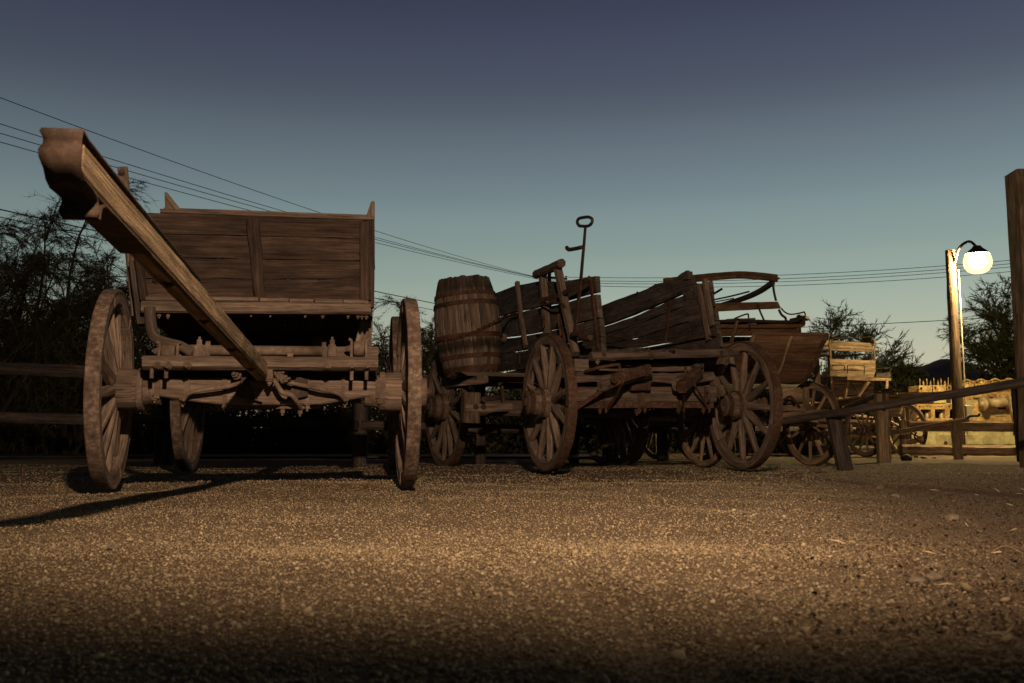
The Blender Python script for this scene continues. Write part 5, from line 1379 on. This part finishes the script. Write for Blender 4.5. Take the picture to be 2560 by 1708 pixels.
# crankcase: front plate with real openings
eb('crankcase_back', 2293, 1012, 2538, 1052, .35, .3, 'iron_dark'); eb('crankcase_top', 2293, 1010, 2538, 1019, 0, .6); eb('crankcase_foot', 2293, 1049, 2538, 1055, -.02, .62); eb('base_flange', 2400, 1055, 2542, 1058, -.05, .66)
xs = [2293, 2303, 2328, 2338, 2364, 2375, 2398, 2409, 2409]
for a, b_ in ((2293, 2303), (2328, 2338), (2364, 2375), (2398, 2409)): eb('web', a, 1018, b_, 1050, 0, .12)
for a, b_ in ((2303, 2328), (2338, 2364), (2375, 2398)):
    for y0, y1 in ((1018, 1024), (1046, 1050)): eb('window_frame', a, y0, b_, y1, 0, .1)
    c = (a + b_) / 2
    mb = MB(); lathe(mb, f(c + 3, 1048, .15), (0, 0, 1), [(0, .05), (.13, .045), (.16, .02)], 10); mb.build('connecting_rod', 'engine_steel', E)
    eb('crank_throw', c - 10, 1026, c + 9, 1029, .2, .06, 'engine_steel')
eb('crankcase_plate', 2409, 1019, 2538, 1050, 0, .1)
for a, b_ in ((2414, 2440), (2450, 2476), (2490, 2518)): eb('cover', a, 1024 if a < 2420 else 1032, b_, 1042, -.02, .03, 'concrete' if a > 2420 else 'engine_rust', .02)
# cylinder block
eb('cylinder_block', 2300, 977, 2540, 1000, .08, .42, 'engine_rust', .01); eb('water_jacket', 2300, 1000, 2540, 1011, .04, .5, 'concrete', .006)
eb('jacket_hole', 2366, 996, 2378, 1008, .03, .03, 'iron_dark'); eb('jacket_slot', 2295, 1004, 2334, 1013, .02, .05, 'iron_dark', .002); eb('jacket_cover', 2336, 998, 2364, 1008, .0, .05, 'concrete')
for a, b_, y in ((2432, 2450, 994), (2474, 2490, 992)):
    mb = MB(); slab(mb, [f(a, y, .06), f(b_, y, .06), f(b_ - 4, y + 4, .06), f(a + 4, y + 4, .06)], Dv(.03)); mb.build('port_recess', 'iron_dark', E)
# six cylinder heads, each with a port and flange, rising a little to the right
for i in range(7):
    x0 = 2297 + i * 35.2; x1 = x0 + 34; dy = -1.1 * i
    eb('cylinder_head', x0, 964 + dy, x1, 981 + dy * .6, .05, .42, 'engine_rust', .01)
    c = x0 + 6
    mb = MB(); slab(mb, [f(c - 8, 971 + dy, .035), f(c, 966 + dy, .035), f(c + 9, 971 + dy, .035), f(c, 977 + dy, .035)], Dv(.02)); fl_ = mb.build('port_flange', 'engine_rust', E, .004)
    mb = MB(); lathe(mb, f(c, 971 + dy, .03), (0, -1, 0), [(0, .028), (.006, .028)], 12); mb.build('port', 'iron_dark', E)
    bolt(E, f(x0 + 20, 967 + dy, .05), (0, -1, 0), .012, .02, 'engine_rust'); eb('head_joint', x0 - .8, 966 + dy, x0 + .3, 980 + dy, .04, .02, 'iron_dark', 0)
    if i < 3:
        for k in range(4):
            q = f(x0 + 4 + k * 8.5 + rj(1), 964 + dy, .15 + .1 * (k % 2))
            mb = MB()
            if k % 2: lathe(mb, q, (0, 0, 1), [(0, .022), (.06, .02), (.08, .008), (.1, .006)], 8)
            else: lathe(mb, q, (0, 0, 1), [(0, .008), (.14, .008)], 6)
            mb.build('valve_spring' if k % 2 else 'stud', 'engine_rust', E)
    else:
        for a, b_, h_ in ((1, 6, 8), (8, 12, 5), (14, 20, 13), (21, 27, 6), (28, 32, 9)):
            eb('rocker_pedestal', x0 + a, 964 + dy - h_, x0 + b_, 965 + dy, .12 + rj(.06), .12, 'engine_rust', .012)
        mb = MB(); tube(mb, smooth_path([f(x0 + 2, 958 + dy, .1), f(x0 + 14, 953 + dy, .1), f(x0 + 30, 959 + dy, .1)], 3), .018, 6); mb.build('rocker_arm', 'engine_rust', E)
# blower and drive on the right
mb = MB(); a, b_ = f(2450, 1010, -.18), f(2512, 1005, -.18); ax = b_ - a; L = ax.length
lathe(mb, a, ax, [(0, .05), (.04, .06), (.05, .15), (.09, .16), (.10, .12), (.13, .12), (.14, .095), (L * .55, .09), (L * .56, .10), (L, .10)], 20); mb.build('blower', 'engine_steel', E)
eb('generator', 2494, 1001, 2516, 1018, -.2, .25, 'engine_rust', .02); eb('generator_bracket', 2494, 983, 2512, 998, -.05, .15, 'engine_rust', .01)
eb('painted_shade_strip', 2496, 1018, 2516, 1024, -.02, .03, 'iron_dark')  # solid dark plate painted in as the shade under the generator
mb = MB(); timber(mb, f(2526, 990, -.1), f(2540, 1050, -.1), .14, .16, up=(0, 1, 0), seg=6, jit=.004, h1=.09); mb.build('drive_cover', 'engine_steel', E)
mb = MB(); slab(mb, [f(2274, 1014, .1), f(2292, 1014, .1), f(2292, 1056, .1), f(2274, 1056, .1)], Dv(.4)); mb.build('flywheel_guard', 'rust', E, .03)
for k in range(26): bolt(E, f(2299 + k * 9.3, random.choice([1016, 1016.5, 1051.5]), -.002), (0, -1, 0), .008, .014, 'rust')
eb('plinth', 2262, 1058, 2600, 1120, -.12, .95, 'concrete', .02)
for x in (2412, 2455, 2498, 2545):
    eb('plinth_panel', x - 38, 1094, x - 3, 1111, -.135, .02, 'concrete', .004)
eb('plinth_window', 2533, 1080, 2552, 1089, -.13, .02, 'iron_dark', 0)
mb = MB(); lathe(mb, f(2364, 1108, -.115), (0, -1, 0), [(0, .04), (.012, .04)], 14); mb.build('drain_hole', 'iron_dark', E)
def lettering(txt, px, py, size, v, wide):
    cu = bpy.data.curves.new('lettering', 'FONT'); cu.body = txt; cu.size = size; cu.extrude = .0015
    cu.space_character = 1.0
    to = bpy.data.objects.new('lettering', cu); COL.objects.link(to)
    bpy.context.view_layer.update()
    dg = bpy.context.evaluated_depsgraph_get(); me = bpy.data.meshes.new_from_object(to.evaluated_get(dg))
    bpy.data.objects.remove(to)
    me.materials.clear(); me.materials.append(MATS['letter_paint'])
    o = bpy.data.objects.new('lettering', me); COL.objects.link(o); o.parent = E
    w = max(v_.co.x for v_ in me.vertices)
    o.location = f(px, py, v); o.rotation_euler = (math.pi / 2, 0, 0); o.scale = (wide / w, 1, 1)
w_ = (f(2446, 1087, -.13) - f(2346, 1087, -.13)).length
lettering('LOS ANGELES   SAN FRANCISCO', 2346, 1087.5, .048, -.124, w_)
lettering('PACIFIC MACHINE', 2346, 1081.5, .060, -.124, w_ * .86)

# low log barrier and rail in front of the engine
cb = at(2400, 1098, 15.6); fb = Frame(cb.x, 15.6, 0)
br_ = thing('log_barrier', fb, 'low timber barrier of two heavy rails in front of the engine', 'fence')
mb = MB(); timber(mb, fb.loc(at(2250, 1124, 15.3)), fb.loc(at(2640, 1128, 15.3)), .2, .165, seg=12, jit=.012, ch=.22); mb.build('ground_log', 'wood_coach', br_)
mb = MB(); timber(mb, fb.loc(at(2270, 1066, 15.4)), fb.loc(at(2640, 1067, 15.4)), .08, .165, seg=12, jit=.005); mb.build('rail', 'wood_coach', br_)
for px in (2262, 2570):
    q = at(px, 1050, 15.5); mb = MB(); timber(mb, fb.loc((q.x, q.y, -.05)), fb.loc((q.x, q.y, q.z)), .16, .14, up=(0, 1, 0), seg=4, jit=.005); mb.build('post', 'wood_coach', br_)
cb = at(2120, 1098, 16.6); fb = Frame(cb.x, 16.6, 0)
o = thing('dark_log', fb, 'dark log lying on the ground behind the mail coach', 'log')
mb = MB(); timber(mb, fb.loc(at(1990, 1127, 16.7)), fb.loc(at(2235, 1124, 16.7)), .16, .15, seg=8, jit=.01, ch=.25); mb.build('log_timber', 'wood_fence', o)

# ================================================================== lamp on its wooden pole
pp_ = at(2399, 1098, 16.4)
FL = Frame(pp_.x, 16.4, 0)
LP = thing('lamp_pole', FL, 'round wooden pole carrying the bright yard lamp on a short arm', 'lamp')
ztop = at(2380, 626, 16.4).z
mb = MB(); n = 14; prof = [(-.2 + (ztop + .2) * i / n, .098 - .020 * i / n + rj(.003)) for i in range(n + 1)]
lathe(mb, (0, 0, 0), (-.004, 0, 1), prof, 16, .003); mb.build('shaft', 'wood_pole', LP)
lampz = at(2444, 650, 16.0).z; lx_ = (at(2444, 650, 16.0) - FL.o).x
mb = MB(); tube(mb, smooth_path([(.02, -.07, lampz + .0), (.05, -.2, lampz + .24), (lx_ - .12, -.38, lampz + .32), (lx_, -.4, lampz + .22)], 5), .024, 8); mb.build('arm', 'iron_dark', LP)
mb = MB(); lathe(mb, (lx_, -.4, lampz + .10), (0, 0, 1), [(0, .19), (.04, .165), (.10, .09), (.14, .06)], 20); mb.build('lamp_hood', 'iron_dark', LP)
mb = MB(); lathe(mb, (lx_, -.4, lampz - .24), (0, 0, 1), [(0, .03), (.012, .10), (.05, .165), (.12, .215), (.21, .23), (.30, .21), (.34, .18)], 28); gl = mb.build('lamp_globe', 'lamp_glass', LP)
mb = MB(); lathe(mb, (lx_, -.4, lampz - .15), (0, 0, 1), [(0, .03), (.02, .09), (.07, .13), (.13, .14), (.19, .11), (.23, .06)], 20); mb.build('bulb', 'lamp_bulb', gl)
mb = MB(); tube(mb, [(.105, -.06, .35), (.100, -.06, 1.6), (.088, -.06, lampz - .1)], .014, 7); mb.build('conduit', 'plastic_box', LP)
mb = MB(); slab(mb, [(.08, -.13, .58), (.19, -.13, .58), (.19, -.13, .84), (.08, -.13, .84)], (0, .08, 0)); mb.build('switch_box', 'plastic_box', LP, .006)

# big timber post at the right edge, with its shorter companion
q0, q1 = at(2616, 1160, 10.4), at(2574, 432, 10.4)
o = thing('gate_post', Frame(q0.x, q0.y, 0), 'massive square timber post cut by the right edge of the picture', 'post')
mb = MB(); timber(mb, (0, 0, -.05), Vector(q1) - o.location + Vector((0, 0, 0)), .41, .30, up=(0, 1, 0), seg=9, jit=.010, ch=.06); mb.build('post_timber', 'wood_post', o)
q0, q1 = at(2582, 1165, 9.6), at(2572, 785, 9.6)
o = thing('short_gate_post', Frame(q0.x, q0.y, 0), 'shorter timber upright standing against the massive post at the right edge', 'post')
mb = MB(); timber(mb, (0, 0, -.05), Vector(q1) - o.location, .20, .16, up=(0, 1, 0), seg=7, jit=.006, ch=.1); mb.build('post_timber', 'wood_post', o)
q0, q1 = at(2553, 1140, 12.5), at(2538, 972, 12.5)
o = thing('slanted_gate_prop', Frame(q0.x, q0.y, 0), 'slanted prop just left of the massive post, under the long tongue', 'prop')
mb = MB(); timber(mb, (0, 0, -.05), Vector(q1) - o.location, .085, .1, up=(0, 1, 0), seg=5, jit=.004); mb.build('prop_timber', 'wood_fence', o)

# ================================================================== small things lying on the gravel
def rock(px, py, s, label, mat='stone', flat=.6, name='stone', grp='loose stones on the gravel'):
    d = ray(px, py); p = CAMP + d * (-(CAM_Z + .018) / d.z)
    bm = bmesh.new(); bmesh.ops.create_icosphere(bm, subdivisions=2, radius=s)
    s *= .85
    for v in bm.verts:
        v.co *= .85 * (1 + rj(.2)); v.co.z *= flat
        v.co.x *= 1.25
    me = bpy.data.meshes.new(name); bm.to_mesh(me); bm.free(); me.polygons.foreach_set('use_smooth', np.ones(len(me.polygons), bool))
    me.materials.append(MATS[mat]); o = bpy.data.objects.new(name, me); COL.objects.link(o)
    o.location = (p.x, p.y, float(hz(p.x, p.y)) + s * flat * .5); o.rotation_euler = (0, 0, random.uniform(0, 6))
    return tag(o, label, 'stone', grp)
rock(2267, 1152, .085, 'round black rock near the square post', 'black_rock', .8)
for px, py, s, lab in ((2310, 1146, .05, 'small grey stone right of the black rock'), (2335, 1145, .035, 'second small stone right of the black rock'), (2290, 1144, .04, 'flat pale stone just behind the black rock'),
                       (990, 1235, .022, 'little stone in front of the right wheel of the ore wagon'), (285, 1375, .018, 'flat dark stone in the gravel at the left'), (1035, 1390, .013, 'dark pebble in the middle of the gravel'),
                       (2335, 1448, .020, 'pale rounded stone in the right foreground'), (2290, 1455, .018, 'pale stone left of the rounded one in the right foreground'), (1720, 1488, .014, 'brown stone in the middle foreground'),
                       (1465, 1290, .016, 'flat leaf-shaped stone in the lit gravel'), (1290, 1222, .018, 'small stone in front of the barrel'), (2200, 1218, .03, 'white stone on the gravel at the right'), (2240, 1248, .025, 'second white stone on the gravel at the right'),
                       (570, 1450, .011, 'dark chip of stone in the left foreground'), (1910, 1508, .012, 'dark chip of stone in the right foreground'), (2380, 1300, .03, 'stone in the dark gravel at the right')):
    rock(px, py, s, lab)
def twig(px, py, L, ang, label):
    d = ray(px, py); p = CAMP + d * (-(CAM_Z + .015) / d.z)
    pts = []; a = ang
    for i in range(7):
        pts.append(Vector((math.cos(a) * L * i / 6, math.sin(a) * L * i / 6, .006 + .012 * math.sin(i * .9) * (L / .1)))); a += rj(.25)
    mb = MB(); tube(mb, smooth_path(pts, 2), .0013, 5); o = mb.build('twig', 'wood_tan'); o.location = (p.x, p.y, float(hz(p.x, p.y)) + .004)
    tag(o, label, 'twig', 'dry twigs on the gravel')
for px, py, L, a, lab in ((1170, 1390, .09, .9, 'pale curled twig in the middle of the lit gravel'), (1235, 1440, .05, 1.8, 'short twig standing just below the lit gravel'), (1780, 1405, .10, .4, 'thin twig in the gravel right of the middle'),
                          (1990, 1395, .08, 1.2, 'twig in front of the far right wheel'), (1640, 1620, .06, .3, 'thin twig in the dark right foreground'), (2110, 1500, .07, 2.0, 'curved straw in the dark right foreground'),
                          (2290, 1575, .07, .1, 'pale straw near the lower right corner'), (2480, 1380, .12, .2, 'pale straw at the right edge'), (710, 1610, .05, 1.0, 'thin straw in the left foreground'), (560, 1445, .04, .5, 'dark bent twig in the left of the gravel')):
    twig(px, py, L, a, lab)

# dark leaf litter and straw on the darkened soil at the right
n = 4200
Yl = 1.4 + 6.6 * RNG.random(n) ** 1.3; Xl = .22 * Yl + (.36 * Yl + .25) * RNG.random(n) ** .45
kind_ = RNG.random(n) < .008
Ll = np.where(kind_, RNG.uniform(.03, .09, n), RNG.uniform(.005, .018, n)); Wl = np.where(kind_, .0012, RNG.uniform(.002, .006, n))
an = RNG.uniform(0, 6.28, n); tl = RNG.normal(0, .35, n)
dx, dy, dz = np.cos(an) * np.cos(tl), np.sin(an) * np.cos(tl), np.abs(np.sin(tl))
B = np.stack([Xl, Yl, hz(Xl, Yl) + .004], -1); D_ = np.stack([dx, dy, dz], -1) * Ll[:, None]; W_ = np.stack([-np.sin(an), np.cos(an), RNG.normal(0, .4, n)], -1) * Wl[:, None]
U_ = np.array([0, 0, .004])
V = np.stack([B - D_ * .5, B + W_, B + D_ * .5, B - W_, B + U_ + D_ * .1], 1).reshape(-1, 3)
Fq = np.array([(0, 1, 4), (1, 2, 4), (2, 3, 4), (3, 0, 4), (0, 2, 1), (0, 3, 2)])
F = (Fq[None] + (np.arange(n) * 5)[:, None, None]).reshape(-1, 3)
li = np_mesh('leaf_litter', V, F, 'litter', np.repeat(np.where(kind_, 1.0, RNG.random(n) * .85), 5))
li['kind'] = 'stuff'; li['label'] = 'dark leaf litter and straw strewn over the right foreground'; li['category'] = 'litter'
